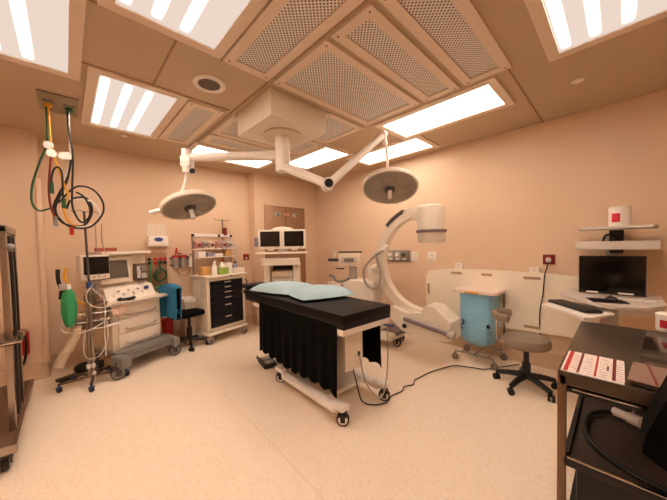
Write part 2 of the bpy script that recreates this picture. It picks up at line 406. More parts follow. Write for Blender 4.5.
# ------------------------------------------------------------------ surgical lamp with two heads (one thing, hangs from the ceiling)
SL = thing('surgical_lamp', 'ceiling-mounted surgical lamp with square mount box, two arms and two round heads', 'surgical lamp', (1.67, 2.47, CZ))
def rel(v): return Vector(v)-Vector((1.67, 2.47, CZ))
MB().box(rel((1.67, 2.475, 2.80)), (.66, .66, .236), bev=.006).build('mount_box', ivory, SL)
MB().lathe([(.0, 2.66), (.20, 2.66), (.19, 2.685), (0, 2.685)], rel((1.67, 2.47, 0))).build('mount_flange', cream, SL)
MB().cyl(rel((1.67, 2.47, 2.30)), rel((1.67, 2.47, 2.67)), .075, n=24).cyl(rel((1.67, 2.47, 2.545)), rel((1.67, 2.47, 2.555)), .078, n=24).build('shaft', white, SL)
eL = Vector((.96, 3.2, 2.46))
a = MB(); a.cyl(rel((1.67, 2.47, 2.47)), rel(eL+Vector((.03, -.03, .02))), .05, .042, n=16); a.build('arm', white, SL)
j = MB(); j.cyl(rel(eL+Vector((0, 0, -.14))), rel(eL+Vector((0, 0, .10))), .052, n=16); j.box(rel(eL+Vector((0, 0, -.03))), (.11, .11, .12), rz=.8, bev=.02)
jo = j.build('elbow_joint', white, SL)
MB().cyl(rel(eL+Vector((.02, -.05, -.13))), rel(eL+Vector((.03, -.075, -.13))), .026).build('joint_cap', black, jo)
eR = Vector((1.83, 1.95, 2.10))
MB().cyl(rel((1.68, 2.43, 2.34)), rel(eR), .05, .042, n=16).build('arm', white, SL)
kR = Vector((2.66, 1.90, 2.77))
j = MB(); j.cyl(rel(eR+Vector((-.04, -.05, 0))), rel(eR+Vector((.04, .06, 0))), .06, n=16)
jo = j.build('elbow_joint', white, SL); vc = (Vector((0, 0, CAM_Z))-eR).normalized()
MB().cyl(rel(eR+Vector((-.04, -.05, 0))), rel(eR+Vector((-.05, -.062, 0))), .04).build('joint_cap', black, jo)
MB().cyl(rel(eR), rel(kR), .042, .036, n=16).build('arm', white, SL)
MB().sph(rel(kR), .05).cyl(rel(kR), rel(kR+Vector((.04, 0, -.10))), .03).build('elbow_joint', white, SL)
def lamp_head(ctr, rad, tilt, rollv, stem, where):
    ctr = Vector(ctr); v = (Vector((0, 0, CAM_Z))-ctr).normalized()
    r_ = v.cross(Vector((0, 0, 1))).normalized()*-1; r_ = Vector((-v.y, v.x, 0)).normalized()
    if r_.dot(rgt) < 0: r_ = -r_
    up = r_.cross(-v).normalized()
    if up.z < 0: up = -up
    maj = r_*math.cos(rollv)+up*math.sin(rollv); wv = -r_*math.sin(rollv)+up*math.cos(rollv)
    n = (v*tilt - wv*math.sqrt(1-tilt*tilt)).normalized()            # the way the light faces
    zz = -n; xx = maj; yy = zz.cross(xx)
    M = Matrix((xx, yy, zz)).transposed().to_4x4(); M.translation = rel(ctr)
    h = MB().lathe([(0, .075), (rad*.55, .07), (rad*.93, .045), (rad, .03), (rad, -.012), (rad*.965, -.02), (rad*.95, -.012), (0, -.012)], n=48, mtx=M).build('lamp_head', ivory, SL)
    MB().lathe([(0, -.012), (rad*.94, -.012), (rad*.9, -.018), (0, -.02)], n=48, mtx=M).build('lens_disc', sterile, h)
    for k in range(6):
        a_ = PI/6+k*PI/3; Mk = M @ Matrix.Translation((rad*.6*math.cos(a_), rad*.6*math.sin(a_), 0))
        MB().lathe([(0, -.02), (rad*.27, -.02), (rad*.25, -.022), (0, -.022)], n=24, mtx=Mk).build('light_pod', mat('lamp_pod_glass', (156, 144, 132), .25, scale=160, amt=.4), h)
    MB().lathe([(0, -.02), (.06, -.02), (.055, -.05), (0, -.05)], n=20, mtx=M).build('handle_socket', dgrey, h)
    MB().lathe([(0, -.05), (.026, -.05), (.022, -.10), (.026, -.14), (.02, -.15), (0, -.15)], n=16, mtx=M).build('handle', white, h)
    # half-ring yoke behind the rim, on the far side from the camera
    side = (M.to_3x3() @ Vector((-1, 0, 0))) if where == 'L' else (M.to_3x3() @ Vector((.25, .97, 0)))
    hub = rel(ctr)+side*rad*1.02+zz*.02
    y_ = MB(); y_.cyl(hub-side*.05, hub+side*(.09 if where == 'L' else .03), .03, .018, n=12); y_.build('yoke_joint', white, h)
    MB().tube([rel(q) for q in stem]+[hub], .016, n=10).build('hanger_arm', white, SL)
    if where == 'L': MB().box(rel(ctr)+maj*rad*.62+yy*rad*.74+zz*.012, (.05, .012, .02), rot=M.to_quaternion().to_matrix().to_4x4()).build('status_light', mat('orange_plastic', (214, 92, 60), .4), h)
lamp_head((.965, 3.2, 1.965), .275, .47, .27, [(.945, 3.2, 2.34), (.94, 3.2, 2.25), (.90, 3.2, 2.12), (.82, 3.22, 2.02)], 'L')
lamp_head((2.78, 1.90, 2.185), .325, .60, -.02, [(2.70, 1.90, 2.68), (2.74, 1.91, 2.60), (2.85, 1.98, 2.45), (2.93, 2.05, 2.33)], 'R')

# ------------------------------------------------------------------ wall things, back wall
t = thing('wall_monitor', 'white wall-mounted device with blue oval on a shelf bracket', 'medical device', (1.025, WY, 1.64))
b = MB()
for xx in (-.12, .0, .12): b.tube([(xx, -.01, .27), (xx, -.01, .0), (xx, -.05, -.02)], .004, n=6, smooth=0)
b.box((0, -.006, .13), (.27, .008, .28)); b.build('wire_bracket', cream, t)
b = MB().box((0, -.07, .005), (.265, .12, .135), bev=.015); bo = b.build('body', white, t)
MB().sph((0, -.131, .02), .06, sc=(1, .08, .55)).build('oval_badge', blue_p, t)
MB().box((0, -.07, -.075), (.28, .14, .02), bev=.006).build('shelf', cream, t)
t = thing('gas_outlet_station', 'stainless wall panel with rows of red-ringed gas outlets', 'gas outlet', (1.0, WY, 1.16))
MB().box((0, -.008, 0), (.30, .016, .60), bev=.004).build('plate', panel_m, t)
for ix, xx in enumerate((-.09, -.01, .06, .12)):
    for zz in (.20, .14):
        MB().cyl((xx, -.016, zz), (xx, -.035, zz), .024).build('outlet', red if (ix and zz > .15) or ix == 1 else black, t)
o = tag(MB().tube([(1.03, 4.99, 1.33), (1.05, 4.95, 1.22), (1.12, 4.95, 1.15), (1.09, 4.95, 1.04), (1.0, 4.95, 1.03), (.96, 4.95, 1.12), (1.02, 4.94, 1.20), (1.11, 4.94, 1.16), (1.10, 4.94, 1.06), (1.02, 4.94, 1.02), (.985, 4.945, 1.10), (1.05, 4.935, 1.17)], .014).build('oxygen_hose', dgreen),
        'dark green hose coiled up on the stainless gas panel', 'hose')
tag(MB().tube([(.94, 4.99, 1.33), (.91, 4.95, 1.22), (.90, 4.95, 1.05), (.935, 4.95, .93), (1.0, 4.95, .92), (1.06, 4.95, .97)], .011).build('gas_hose', green_m),
    'pale green hose hanging straight down the stainless gas panel', 'hose')

t = thing('canister_rack', 'wall rail holding suction canisters by the supply cart', 'rack', (1.37, WY, 1.30))
MB().box((0, -.02, .06), (.36, .02, .03)).box((0, -.02, -.05), (.36, .02, .02)).build('rail', mgrey, t)
for xx in (-.11, .01):
    MB().tube([(xx-.055, -.03, .02), (xx-.05, -.12, .02), (xx+.05, -.12, .02), (xx+.055, -.03, .02)], .004, n=6, smooth=0).build('hoop', steel, t)
cans = []
for i, xx in enumerate((1.26, 1.38)):
    k = thing('suction_canister', ('clear suction canister with red lid and an upright red tube', 'clear suction canister with plain red lid, beside the white bottle')[i], 'canister', (xx, WY-.08, 1.21))
    MB().lathe([(0, 0), (.042, 0), (.05, .16), (0, .16)]).build('jar', clear_m, k)
    MB().lathe([(0, .16), (.055, .16), (.055, .19), (.03, .2), (0, .2)]).build('lid', red, k)
    if i == 0: MB().tube([(0, 0, .2), (.01, 0, .28), (.02, 0, .31), (.03, .0, .24), (.09, 0, .22)], .010, n=8).build('tube', red, k)
k = thing('wall_bottle', 'white plastic bottle on the rail right of the suction canisters', 'bottle', (1.50, WY-.06, 1.21))
MB().lathe([(0, 0), (.045, 0), (.045, .12), (.02, .16), (.02, .19), (0, .19)]).build('body', white, k)
MB().cyl((0, 0, .19), (0, 0, .21), .022).build('cap', mgrey, k)
tag(MB().tube([(1.27, 4.93, 1.22), (1.30, 4.93, 1.12), (1.40, 4.93, 1.08), (1.46, 4.93, 1.16), (1.44, 4.93, 1.22)], .006, n=6).build('suction_tube', mat('pink_tubing', (206, 130, 104), .4)), 'thin pinkish tube looping under the suction canisters', 'tube')
def red_outlet(loc, rz, label):
    k = thing('red_outlet', label, 'outlet', loc, rz)
    MB().box((0, -.006, 0), (.115, .012, .115), bev=.003).build('cover_plate', dred, k)
    for zz in (-.022, .022): MB().box((0, -.014, zz), (.036, .006, .03), bev=.002).build('socket', white if zz < 0 else red, k)
    return k
red_outlet((2.50, WY, 1.325), 0, 'dark red socket plate on back wall right of the supply cart')

# service panel on the pier
t = thing('service_panel', 'tall brown metal service panel behind the twin monitors', 'wall panel', (3.29, PY, 1.5))
MB().box((0, -.012, 0), (.98, .024, 1.66), bev=.004).build('panel', panel_m, t)
for xx, mm in ((-.21, lgrey), (.24, lgrey)):
    o = MB().box((xx, -.03, .66), (.16, .015, .085), bev=.006).build('outlet_plate', mm, t)
    MB().cyl((xx+.02, -.037, .66), (xx+.02, -.05, .66), .03).build('outlet', mgrey, o)
MB().box((.02, -.026, .67), (.12, .006, .05)).build('label_plate', mat('pink_card', (236, 190, 160), .6), t)
MB().box((.02, -.030, .67), (.11, .004, .006)).box((.02, -.030, .655), (.09, .004, .005)).build('label_print', red, t)
MB().box((0, -.028, .3), (.012, .008, 1.0)).build('seam', bsteel, t)

# ------------------------------------------------------------------ wall things, right wall
def wall_box(y, z, w_, h, d, m, name, label, cat, extra=None):
    k = thing(name, label, cat, (WX, y, z), -PI/2)
    MB().box((0, -d/2, 0), (w_, d, h), bev=.006).build('cover', m, k)
    if extra: extra(k, d)
    return k
def holes(k, d):
    for zz in (-.03, .03):
        o = MB().box((0, -d-.002, zz), (.045, .006, .035), bev=.002).build('socket', cream, k)
wall_box(4.22, 1.31, .085, .13, .012, white, 'wall_outlet', 'white outlet plate at far end of right wall near corner', 'outlet', holes)
wall_box(2.33, 1.31, .11, .15, .012, white, 'wall_outlet', 'white outlet plate beside the grey gas outlets on right wall', 'outlet', holes)
wall_box(2.04, 1.31, .14, .15, .012, white, 'wall_outlet', 'wide white outlet plate above the backboard left end', 'outlet', holes)
k = thing('gas_outlet_bank', 'grey bank of gas outlets on right wall seen through the C-arm', 'gas outlet', (WX, 2.71, 1.315), -PI/2)
MB().box((0, -.015, 0), (.58, .03, .19), bev=.005).build('plate', mgrey, k)
for xx in (-.2, -.07, .07, .2):
    o = MB().box((xx, -.035, 0), (.105, .02, .15), bev=.006).build('outlet_cover', lgrey if xx > -.1 and xx < .1 else mat('warm_grey', (150, 132, 118), .45), k)
    MB().cyl((xx, -.045, .02), (xx, -.075, .02), .032).build('valve', white if abs(xx) < .1 else dgrey, o)
    MB().box((xx, -.047, -.05), (.07, .006, .025)).build('label_plate', white, o)
# backboard leaning/hung on the right wall
poly = []
yb0, yb1, zb0, zb1 = 2.12, .15, .42, 1.14
def rr(cy, cz, r, a0, a1): return [(cy+r*math.cos(math.radians(a)), cz+r*math.sin(math.radians(a))) for a in range(a0, a1+1, 15)]
out = rr(yb0-.14, zb1-.16, .13, 0, 90)+[(1.75, zb1+.0), (1.2, zb1+.01), (.65, zb1)]+rr(yb1+.13, zb1-.14, .13, 90, 180)+rr(yb1+.13, zb0+.15, .13, 180, 270)+[(.7, zb0), (1.3, zb0-.01)]+rr(yb0-.14, zb0+.22, .13, 270, 360)
k = thing('backboard', 'long cream patient transfer board with hand slots hung along right wall', 'transfer board', (WX, 0, 0))
MB().prism([(-.075, y, z) for y, z in out], (.04, 0, 0)).build('board', board_m, k)
for y_, z_, w_ in ((1.64, 1.085, .15), (1.24, 1.085, .13), (.74, 1.075, .17), (1.80, .48, .14), (1.26, .48, .14), (.74, .48, .16)):
    MB().box((-.076, y_, z_), (.006, w_, .032), bev=.002).build('hand_slot', mat('slot_painted_shade', (176, 146, 112), .5), k)  # slots are thin inlays; the shade inside them is put into the colour
MB().box((-.076, 2.065, .82), (.006, .035, .16), bev=.002).build('hand_slot', MATS['slot_painted_shade'], k)
for y_ in (.5, 1.6): MB().box((-.0195, y_, 1.06), (.033, .10, .06)).build('wall_hook', lgrey, k)
for i, (y_, z_) in enumerate(((1.62, 1.165), (.72, 1.145))):
    k = wall_box(y_, z_, .10, .12, .045, white, 'wall_socket_box', ('white socket box over backboard, above the blue hamper', 'white socket box over backboard, next to the red outlet')[i], 'outlet', holes)
k = red_outlet((WX, .587, 1.30), -PI/2, 'red socket plate on right wall with plug and cord hanging')
MB().box((0, -.035, 0), (.05, .04, .045), bev=.006).build('plug', white, k)
tag(MB().tube([(WX-.045, .587, 1.275), (WX-.05, .60, 1.2), (WX-.085, .615, 1.12), (WX-.09, .63, .9), (WX-.09, .66, .66), (WX-.05, .66, .35)], .006, n=6).build('power_cord', black), 'thin black cord hanging down from the red socket over the backboard', 'cord')

# ------------------------------------------------------------------ operating table
OT = thing('operating_table', 'operating table with black pad, black side drapes and white wheeled base', 'operating table', (1.93, 2.10, 0), math.radians(-3))
PZ = .95
MB().box((-.01, .38, PZ-.045), (.62, 1.91, .09), bev=.018).build('pad', blackv, OT)
MB().box((-.01, .38, PZ-.105), (.61, 1.90, .04), bev=.006).build('table_top', black, OT)
MB().box((-.01, -.53, PZ-.150), (.61, .07, .055), bev=.008).box((-.295, .3, PZ-.150), (.03, 1.6, .05)).box((.275, .3, PZ-.150), (.03, 1.6, .05)).build('frame', white, OT)
def drape(x0, y0, y1, zt, zb, name, amp=.02, waves=11, sgn=1):
    N = 90; g = []
    for i in range(N+1):
        f = i/N; y = y0+(y1-y0)*f; row = []
        ph = f*waves*2*PI
        for j_ in range(9):
            q = j_/8
            bot = zb + .028*abs(math.sin(ph/2))*(1) + .012*math.sin(f*9)
            row.append(Vector((x0 + sgn*(amp*q*math.sin(ph)+.012*q), y, zt+(bot-zt)*q)))
        g.append(row)
    return MB().sheet(g, .006).build(name, blackf, OT)
drape(-.318, -.49, .92, PZ-.10, .245, 'side_drape', amp=.014, waves=9, sgn=-1)
drape(.300, -.44, .95, PZ-.10, .29, 'side_drape', amp=.014, waves=9, sgn=1)
MB().box((-.07, -.10, .60), (.20, .16, .42), bev=.012).build('column_cover', ivory, OT)
MB().box((-.075, -.32, .585), (.225, .26, .37), bev=.01).build('control_box', ivory, OT)
MB().box((-.02, -.453, .53), (.025, .012, .04), bev=.003).build('power_socket', black, OT)
MB().box((-.05, .5, .5), (.22, .3, .66), bev=.02).build('lift_column', ivory, OT)
for sx in (-1, 1):
    b = MB(); b.box((sx*.285, -.02, .125), (.11, .86, .055), bev=.02); b.box((sx*.275, -.46, .155), (.10, .16, .05), bev=.02); b.box((sx*.275, .5, .155), (.10, .16, .05), bev=.02)
    b.build('base_beam', white, OT)
MB().box((0, .05, .125), (.48, .62, .04), bev=.012).build('base_plate', white, OT)
for sx in (-1, 1):
    for yy in (-.50, .52): caster(OT, sx*.275, yy, r=.055, wd=.035, top=.14, fm=black, wm=rubber, hub=white, ang=(.75 if sx < 0 else .6), hubf=.76)
MB().tube([(-.02, -.46, .52), (-.03, -.54, .30), (.06, -.60, .16), (.20, -.56, .14), (.335, -.50, .35), (.345, -.49, .70)], .007, n=6).build('power_lead', tube_g, OT)
MB().box((-.13, 1.42, PZ+.03), (.30, .24, .06), bev=.02).box((-.12, 1.40, PZ-.05), (.28, .26, .06), bev=.015).build('head_rest', blackv, OT)
# pillows
def pillow(loc, rz, sx, sy, sz, name, label):
    b = MB(); N, Mm = 22, 16; V = []
    for side in (1, -1):
        g = []
        for i in range(N+1):
            row = []
            for j_ in range(Mm+1):
                u, v = i/N*2-1, j_/Mm*2-1
                edge = (1-abs(u)**3.2)*(1-abs(v)**3.2); hgt = max(edge, 0)**.55
                x = u*sx*(1-.06*abs(v)**2); y = v*sy*(1-.06*abs(u)**2)
                wr = .006*math.sin(7*u+3*v)*math.sin(5*v-2*u)*hgt
                z = sz*hgt*(1 if side > 0 else .25)*side + wr
                row.append(b.bm.verts.new((x, y, z+sz*.28)))
            g.append(row)
        for i in range(N):
            for j_ in range(Mm): b.bm.faces.new((g[i][j_], g[i+1][j_], g[i+1][j_+1], g[i][j_+1]))
    bmesh.ops.remove_doubles(b.bm, verts=b.bm.verts[:], dist=.0008)
    o = b.build(name, pillow_m); o.location = loc; o.rotation_euler = (0, 0, rz)
    return tag(o, label, 'pillow', 'pale blue pillows on the operating table')
pillow((1.98, 2.98, PZ+.002), math.radians(10), .30, .36, .085, 'pillow', 'pale blue pillow lying farther up toward the head of operating table')
pillow((2.05, 2.36, PZ+.002), math.radians(-16), .33, .29, .085, 'pillow', 'pale blue pillow lying nearer the foot end of operating table')
k = thing('foot_pedal', 'black two-button foot pedal on floor beside the operating table', 'foot pedal', (1.82, 3.16, 0), math.radians(-12))
MB().box((0, 0, .025), (.17, .30, .05), bev=.015).build('base', black, k)
for yy in (-.07, .07): MB().box((0, yy, .055), (.10, .10, .02), bev=.01).build('button', lgrey, k)
MB().tube([(-.09, -.14, .04), (-.09, -.14, .08), (-.09, .14, .08), (-.09, .14, .04)], .008, n=6, smooth=0).build('guard_bar', dgrey, k)
tag(MB().tube([(1.93, 1.78, .40), (1.95, 1.74, .2), (1.98, 1.70, .03), (2.03, 1.60, .012), (2.15, 1.54, .012), (2.28, 1.57, .012), (2.42, 1.545, .012), (2.52, 1.575, .012), (2.62, 1.53, .012), (2.72, 1.57, .012), (2.83, 1.56, .012), (3.0, 1.54, .012), (3.17, 1.49, .012), (3.38, 1.41, .012), (3.46, 1.26, .012), (3.53, 1.11, .012), (3.70, 1.01, .012), (3.95, .85, .012)], .006, n=6).build('floor_cord', black),
    'black power cord running across the floor from the operating table', 'cord')

# ------------------------------------------------------------------ C-arm
CA = thing('c_arm', 'mobile x-ray C-arm in cream white with large curved arm', 'x-ray machine', (3.35, 1.775, 0))
def arc_mesh(r0, r1, hw, a0, a1, n, zc=1.27):
    b = MB(); prev = None; first = None
    for i in range(n+1):
        a_ = math.radians(a0+(a1-a0)*i/n); c_, s_ = math.cos(a_), math.sin(a_)
        ring = [b.bm.verts.new((dx, -r*c_, zc+r*s_)) for dx, r in ((-hw, r0), (-hw*.9, r1), (hw*.9, r1), (hw, r0))]
        if prev:
            for q in range(4): b.bm.faces.new((prev[q], prev[(q+1) % 4], ring[(q+1) % 4], ring[q]))
        else: first = ring
        prev = ring
    b.bm.faces.new(first[::-1]); b.bm.faces.new(prev)
    return b
arc_mesh(.615, .74, .06, 84, 292, 60).build('c_arc', ivory, CA)
b = arc_mesh(.715, .765, .066, 112, 137, 16); b.build('arc_handle', dgrey, CA)
hy = -.09
MB().lathe([(0, 2.0), (.13, 2.0), (.16, 1.985), (.165, 1.96), (.165, 1.69), (0, 1.69)], (0, hy, 0), n=32).build('image_intensifier', ivory, CA)
MB().box((0, .03, 1.90), (.16, .22, .16), bev=.02).build('head_bracket', ivory, CA)
MB().lathe([(0, 1.69), (.185, 1.69), (.185, 1.655), (0, 1.655)], (0, hy-.01, 0), n=32).build('collar', purple_m, CA)
MB().lathe([(0, 1.655), (.165, 1.655), (.165, 1.55), (.15, 1.525), (0, 1.525)], (0, hy-.01, 0), n=32).build('detector_face', ivory, CA)
# x-ray tube housing at the bottom of the arc
MB().prism([(-.15, .42, .66), (-.15, .18, .60), (-.15, -.02, .64), (-.15, -.08, .74), (-.15, -.20, .73), (-.15, -.40, .58), (-.15, -.40, .36), (-.15, -.05, .30), (-.15, .25, .36), (-.15, .44, .5)], (.30, 0, 0)).build('tube_housing', ivory, CA)
MB().cyl((-.175, .20, .53), (-.18, -.40, .45), .024).build('guide_bar', purple_m, CA)
o = MB().cyl((-.18, -.39, .455), (-.18, -.46, .445), .05, n=20).build('end_knob', lgrey, CA)
MB().cyl((-.15, .21, .43), (-.165, .21, .43), .03).build('bolt_cap', black, CA)
# cart body and column
MB().box((.12, 1.12, .58), (.36, .62, .74), bev=.03).build('cart_body', ivory, CA)
MB().box((.12, .86, 1.0), (.20, .24, .36), bev=.04).build('arm_support', ivory, CA)
MB().cyl((.1, .86, 1.14), (-.02, .68, 1.17), .08).build('pivot', ivory, CA)
MB().cyl((.10, 1.34, .93), (.10, 1.34, 1.16), .075, .06, n=16).build('console_post', lgrey, CA)
cb = MB().box((.06, 1.36, 1.27), (.22, .36, .20), rz=.55, bev=.015).build('console', cream, CA)
nrm = Vector((-math.cos(.55), -math.sin(.55), 0)); cx_ = Vector((.06, 1.36, 1.27))
MB().box(cx_+nrm*.112+Vector((0, 0, .0)), (.006, .26, .10), rz=.55).build('display', mat('display_grey', (214, 200, 186), .3), cb)
MB().box(cx_+nrm*.116, (.006, .16, .06), rz=.55).build('display_text', mgrey, cb)
MB().box((.06, 1.36, 1.40), (.05, .42, .03), rz=.3, bev=.008).build('push_handle', dgrey, CA)
MB().box((.06, 1.70, 1.26), (.08, .30, .05), rz=.2, bev=.01).box((.0, 1.55, 1.12), (.06, .16, .02), bev=.005).build('side_handle', dgrey, CA)
MB().tube([(-.05, 1.75, .99), (-.05, 1.66, .98), (-.05, 1.58, .91), (-.05, 1.42, .92), (-.05, 1.30, .97)], .022, n=8).build('steer_lever', mgrey, CA)
MB().box((.02, 1.62, .86), (.2, .34, .05), bev=.02).build('side_tray', cream, CA)
MB().box((.12, .80, .17), (.42, .62, .10), bev=.03).build('base_foot', ivory, CA)
MB().box((.22, .62, .19), (.34, .26, .07), bev=.015).build('brake_pedal_cover', purple_m, CA)
MB().tube([(.0, .70, .36), (.0, .60, .33), (.05, .50, .34)], .022, n=8).box((0, .70, .36), (.10, .12, .07), bev=.02).build('brake_lever', mat('slate_blue_plastic', (96, 96, 124), .5), CA)
for xx, yy in ((.14, .52), (.36, .60), (.0, 1.38), (.26, 1.38)): caster(CA, xx, yy, r=.06, wd=.04, top=.15, fm=black, wm=rubber, hub=white, ang=.4)
MB().tube([(-.10, .52, 1.45), (-.15, .60, 1.40), (-.16, .71, 1.33), (-.16, .87, 1.18), (-.16, .89, 1.03), (-.16, .82, .91), (-.16, .69, .88), (-.16, .60, .98), (-.16, .59, 1.15), (-.16, .655, 1.35), (-.10, .70, 1.38)], .02, n=10).build('cable_loop', tube_g, CA)
MB().cyl((-.09, .50, 1.50), (-.12, .60, 1.38), .035, n=14).build('cable_collar', white, CA)
MB().tube([(-.15, .76, .86), (-.15, .74, .80), (-.16, .71, .74)], .012, n=6).build('cable_tail', white, CA)

# ------------------------------------------------------------------ linen hamper
HX, HY = 3.80, 1.26
k = thing('linen_hamper', 'wheeled chrome hamper stand with white lid beside grey stool', 'hamper', (HX, HY, 0))
MB().prism([(-.21+dx, -.26+dy, .885) for dx, dy in ((0, .03), (.03, 0), (.39, 0), (.42, .03), (.42, .49), (.39, .52), (.03, .52), (0, .49))], (0, 0, .035)).build('lid', mat('pinkish_white_plastic', (238, 218, 206), .4), k)
MB().box((-.215, .02, .90), (.008, .16, .02)).build('warning_sticker', yellow, k)
b = MB()
for sx, sy in ((1, -1), (1, 1)):
    b.tube([(sx*.185, sy*.235, .88), (sx*.185, sy*.235, .20), (sx*.19, sy*.23, .12), (sx*.19, sy*.23, .10)], .011, n=8, smooth=3)
for sx in (-1, 1): b.tube([(sx*.19, -.23, .115), (sx*.19, .23, .115)], .009, n=8, smooth=0)
for sy in (-1, 0, 1): b.tube([(-.19, sy*.15, .115), (.19, sy*.15, .115)], .007, n=8, smooth=0)
b.build('stand', chrome, k)
for sx, sy in ((-1, -1), (-1, 1), (1, -1), (1, 1)): caster(k, sx*.19, sy*.23, r=.04, wd=.022, top=.10, fm=steel, wm=mgrey, ang=.5)
def film_bag(rx, ry, zt, zb, m, cx, cy):
    N, L = 40, 12; b = MB(); rings = []
    for j_ in range(L+1):
        q = j_/L; rg = []
        for i in range(N):
            a_ = 2*PI*i/N; c_, s_ = math.cos(a_), math.sin(a_)
            sq = lambda v: math.copysign(abs(v)**.45, v)
            kx = rx*(1+.07*math.sin(PI*q)*(1 if q < .9 else .5)); ky = ry*(1+.03*math.sin(PI*q))
            f = (1-.10*q)*(1 - .6*max(0, (q-.86)/.14)**2)
            wr = 1+.045*q*math.sin(5*a_+4*q)+.03*q*math.sin(11*a_-7*q)
            rg.append(b.bm.verts.new((cx+sq(c_)*kx*f*wr, cy+sq(s_)*ky*f*wr, zt+(zb-zt)*q+.02*math.sin(3*a_)*max(0, q-.7))))
        rings.append(rg)
    for A, B in zip(rings, rings[1:]):
        for i in range(N): b.bm.faces.new((A[i], A[(i+1) % N], B[(i+1) % N], B[i]))
    b.bm.faces.new(rings[-1][::-1]); b.bm.faces.new(rings[0])
    return b
o = tag(film_bag(.165, .205, .88, .20, blue_film, HX, HY).build('laundry_bag', blue_film), 'translucent blue linen bag hanging in the hamper stand', 'bag')
MB().tube([(HX-.18, HY+.14, .55), (HX-.195, HY+.12, .50), (HX-.195, HY+.16, .46), (HX-.19, HY+.13, .42)], .007, n=6).build('printed_mark', navy, o)
MB().sph((HX-.185, HY-.16, .50), .022, sc=(.4, 1, 1.2)).build('printed_mark', navy, o)

# ------------------------------------------------------------------ grey stool
k = thing('stool', 'grey padded stool with curved back support and black five-star base', 'stool', (3.40, .672, 0))
MB().lathe([(0, .43), (.18, .43), (.205, .45), (.212, .49), (.20, .525), (.16, .54), (0, .543)], n=32).build('seat', grey_seat, k)
MB().cyl((0, 0, .10), (0, 0, .46), .026).cyl((0, 0, .10), (0, 0, .26), .04).build('gas_column', black, k)
MB().tube([(.03, -.03, .43), (.14, -.12, .42)], .008, n=6, smooth=0).build('height_lever', chrome, k)
for i in range(5):
    a_ = math.radians(20+72*i); c_, s_ = math.cos(a_), math.sin(a_)
    MB().tube([(c_*.03, s_*.03, .125), (c_*.14, s_*.14, .115), (c_*.27, s_*.27, .085)], lambda q: .034-.010*q, n=8, smooth=3).build('base_leg', black, k)
    caster(k, c_*.275, s_*.275, r=.03, wd=.022, top=.085, fm=black, wm=rubber, ang=a_+.7, dual=True)
MB().tube([(0, .10, .45), (.0, .24, .44), (.01, .275, .50), (.01, .28, .68)], .012, n=8).tube([(.03, .10, .45), (.035, .25, .45), (.04, .285, .52), (.04, .285, .68)], .010, n=8).build('back_post', chrome, k)
arcp = [(-.13, .13, .725), (-.10, .24, .73), (.0, .30, .735), (.10, .26, .735), (.15, .17, .735)]
b = MB(); P_ = spline([Vector(p) for p in arcp], 6)
g = [[], []]
b.tube(arcp, .03, n=10)
for v in b.bm.verts: v.co.z = .725+(v.co.z-.73)*1.35
b.build('back_support', grey_seat, k)

# ------------------------------------------------------------------ wall workstation
k = thing('wall_workstation', 'wall-mounted computer workstation with two shelves and slide-out keyboard tray', 'workstation', (WX, 0, 0))
def R_(x): return x-WX
MB().box((R_(4.085), .06, 1.10), (.03, .10, .95), bev=.004).build('wall_track', lgrey, k)
b = MB().prism([(R_(3.52), .26, 1.618), (R_(3.60), .29, 1.618), (R_(3.95), .30, 1.618), (R_(3.95), -.24, 1.618), (R_(3.60), -.22, 1.618), (R_(3.52), -.19, 1.618)], (0, 0, .022)); b.build('top_shelf', mat('desk_light_grey', (216, 206, 196), .4), k)
MB().box((R_(3.92), .03, 1.55), (.30, .10, .12), bev=.01).build('shelf_bracket', dgrey, k)
b = MB(); b.box((R_(3.76), .04, 1.435), (.36, .54, .012)); b.box((R_(3.585), .04, 1.468), (.014, .54, .075), bev=.004); b.box((R_(3.76), .303, 1.468), (.36, .014, .075)); b.box((R_(3.76), -.223, 1.468), (.36, .014, .075)); b.box((R_(3.935), .04, 1.468), (.014, .54, .075))
b.build('tray_shelf', mat('desk_light_grey', (216, 206, 196), .4), k)
MB().box((R_(3.98), .03, 1.41), (.18, .10, .05), bev=.01).build('shelf_bracket', dgrey, k)
MB().cyl((R_(3.98), .06, .80), (R_(3.98), .06, 1.30), .03).box((R_(3.92), .06, 1.2), (.16, .08, .08), bev=.01).box((R_(4.02), .06, .86), (.1, .14, .10), bev=.01).build('support_arm', lgrey, k)
dk = [(3.56, .42, .965), (3.30, .25, .965), (3.14, .12, .965), (3.12, .02, .965), (3.20, -.14, .965), (3.42, -.26, .965), (3.98, -.26, .965), (3.98, .36, .965)]
MB().prism([(R_(x), y, z) for x, y, z in dk], (0, 0, .022)).build('desk_top', mat('desk_light_grey', (216, 206, 196), .4), k)
ap = [(3.15, .01, .91), (3.22, -.12, .91), (3.42, -.235, .91), (3.60, -.235, .91), (3.60, .0, .91)]
MB().prism([(R_(x), y, z) for x, y, z in ap], (0, 0, .055)).build('desk_apron', mat('desk_light_grey', (216, 206, 196), .4), k)
tr = [(3.20, .51, .915), (2.83, .19, .915), (2.86, .14, .915), (3.12, .03, .915), (3.42, .12, .915), (3.50, .36, .915)]
to = MB().prism([(R_(x), y, z) for x, y, z in tr], (0, 0, .014)).build('keyboard_tray', white, k)
MB().prism([(R_(2.855), .195, .899), (R_(3.20), .50, .899), (R_(3.22), .48, .899), (R_(2.875), .175, .899)], (0, 0, .018)).build('tray_lip', white, to)
MB().box((R_(3.30), .13, .90), (.36, .05, .02), rz=.3).build('tray_slide', mgrey, k)
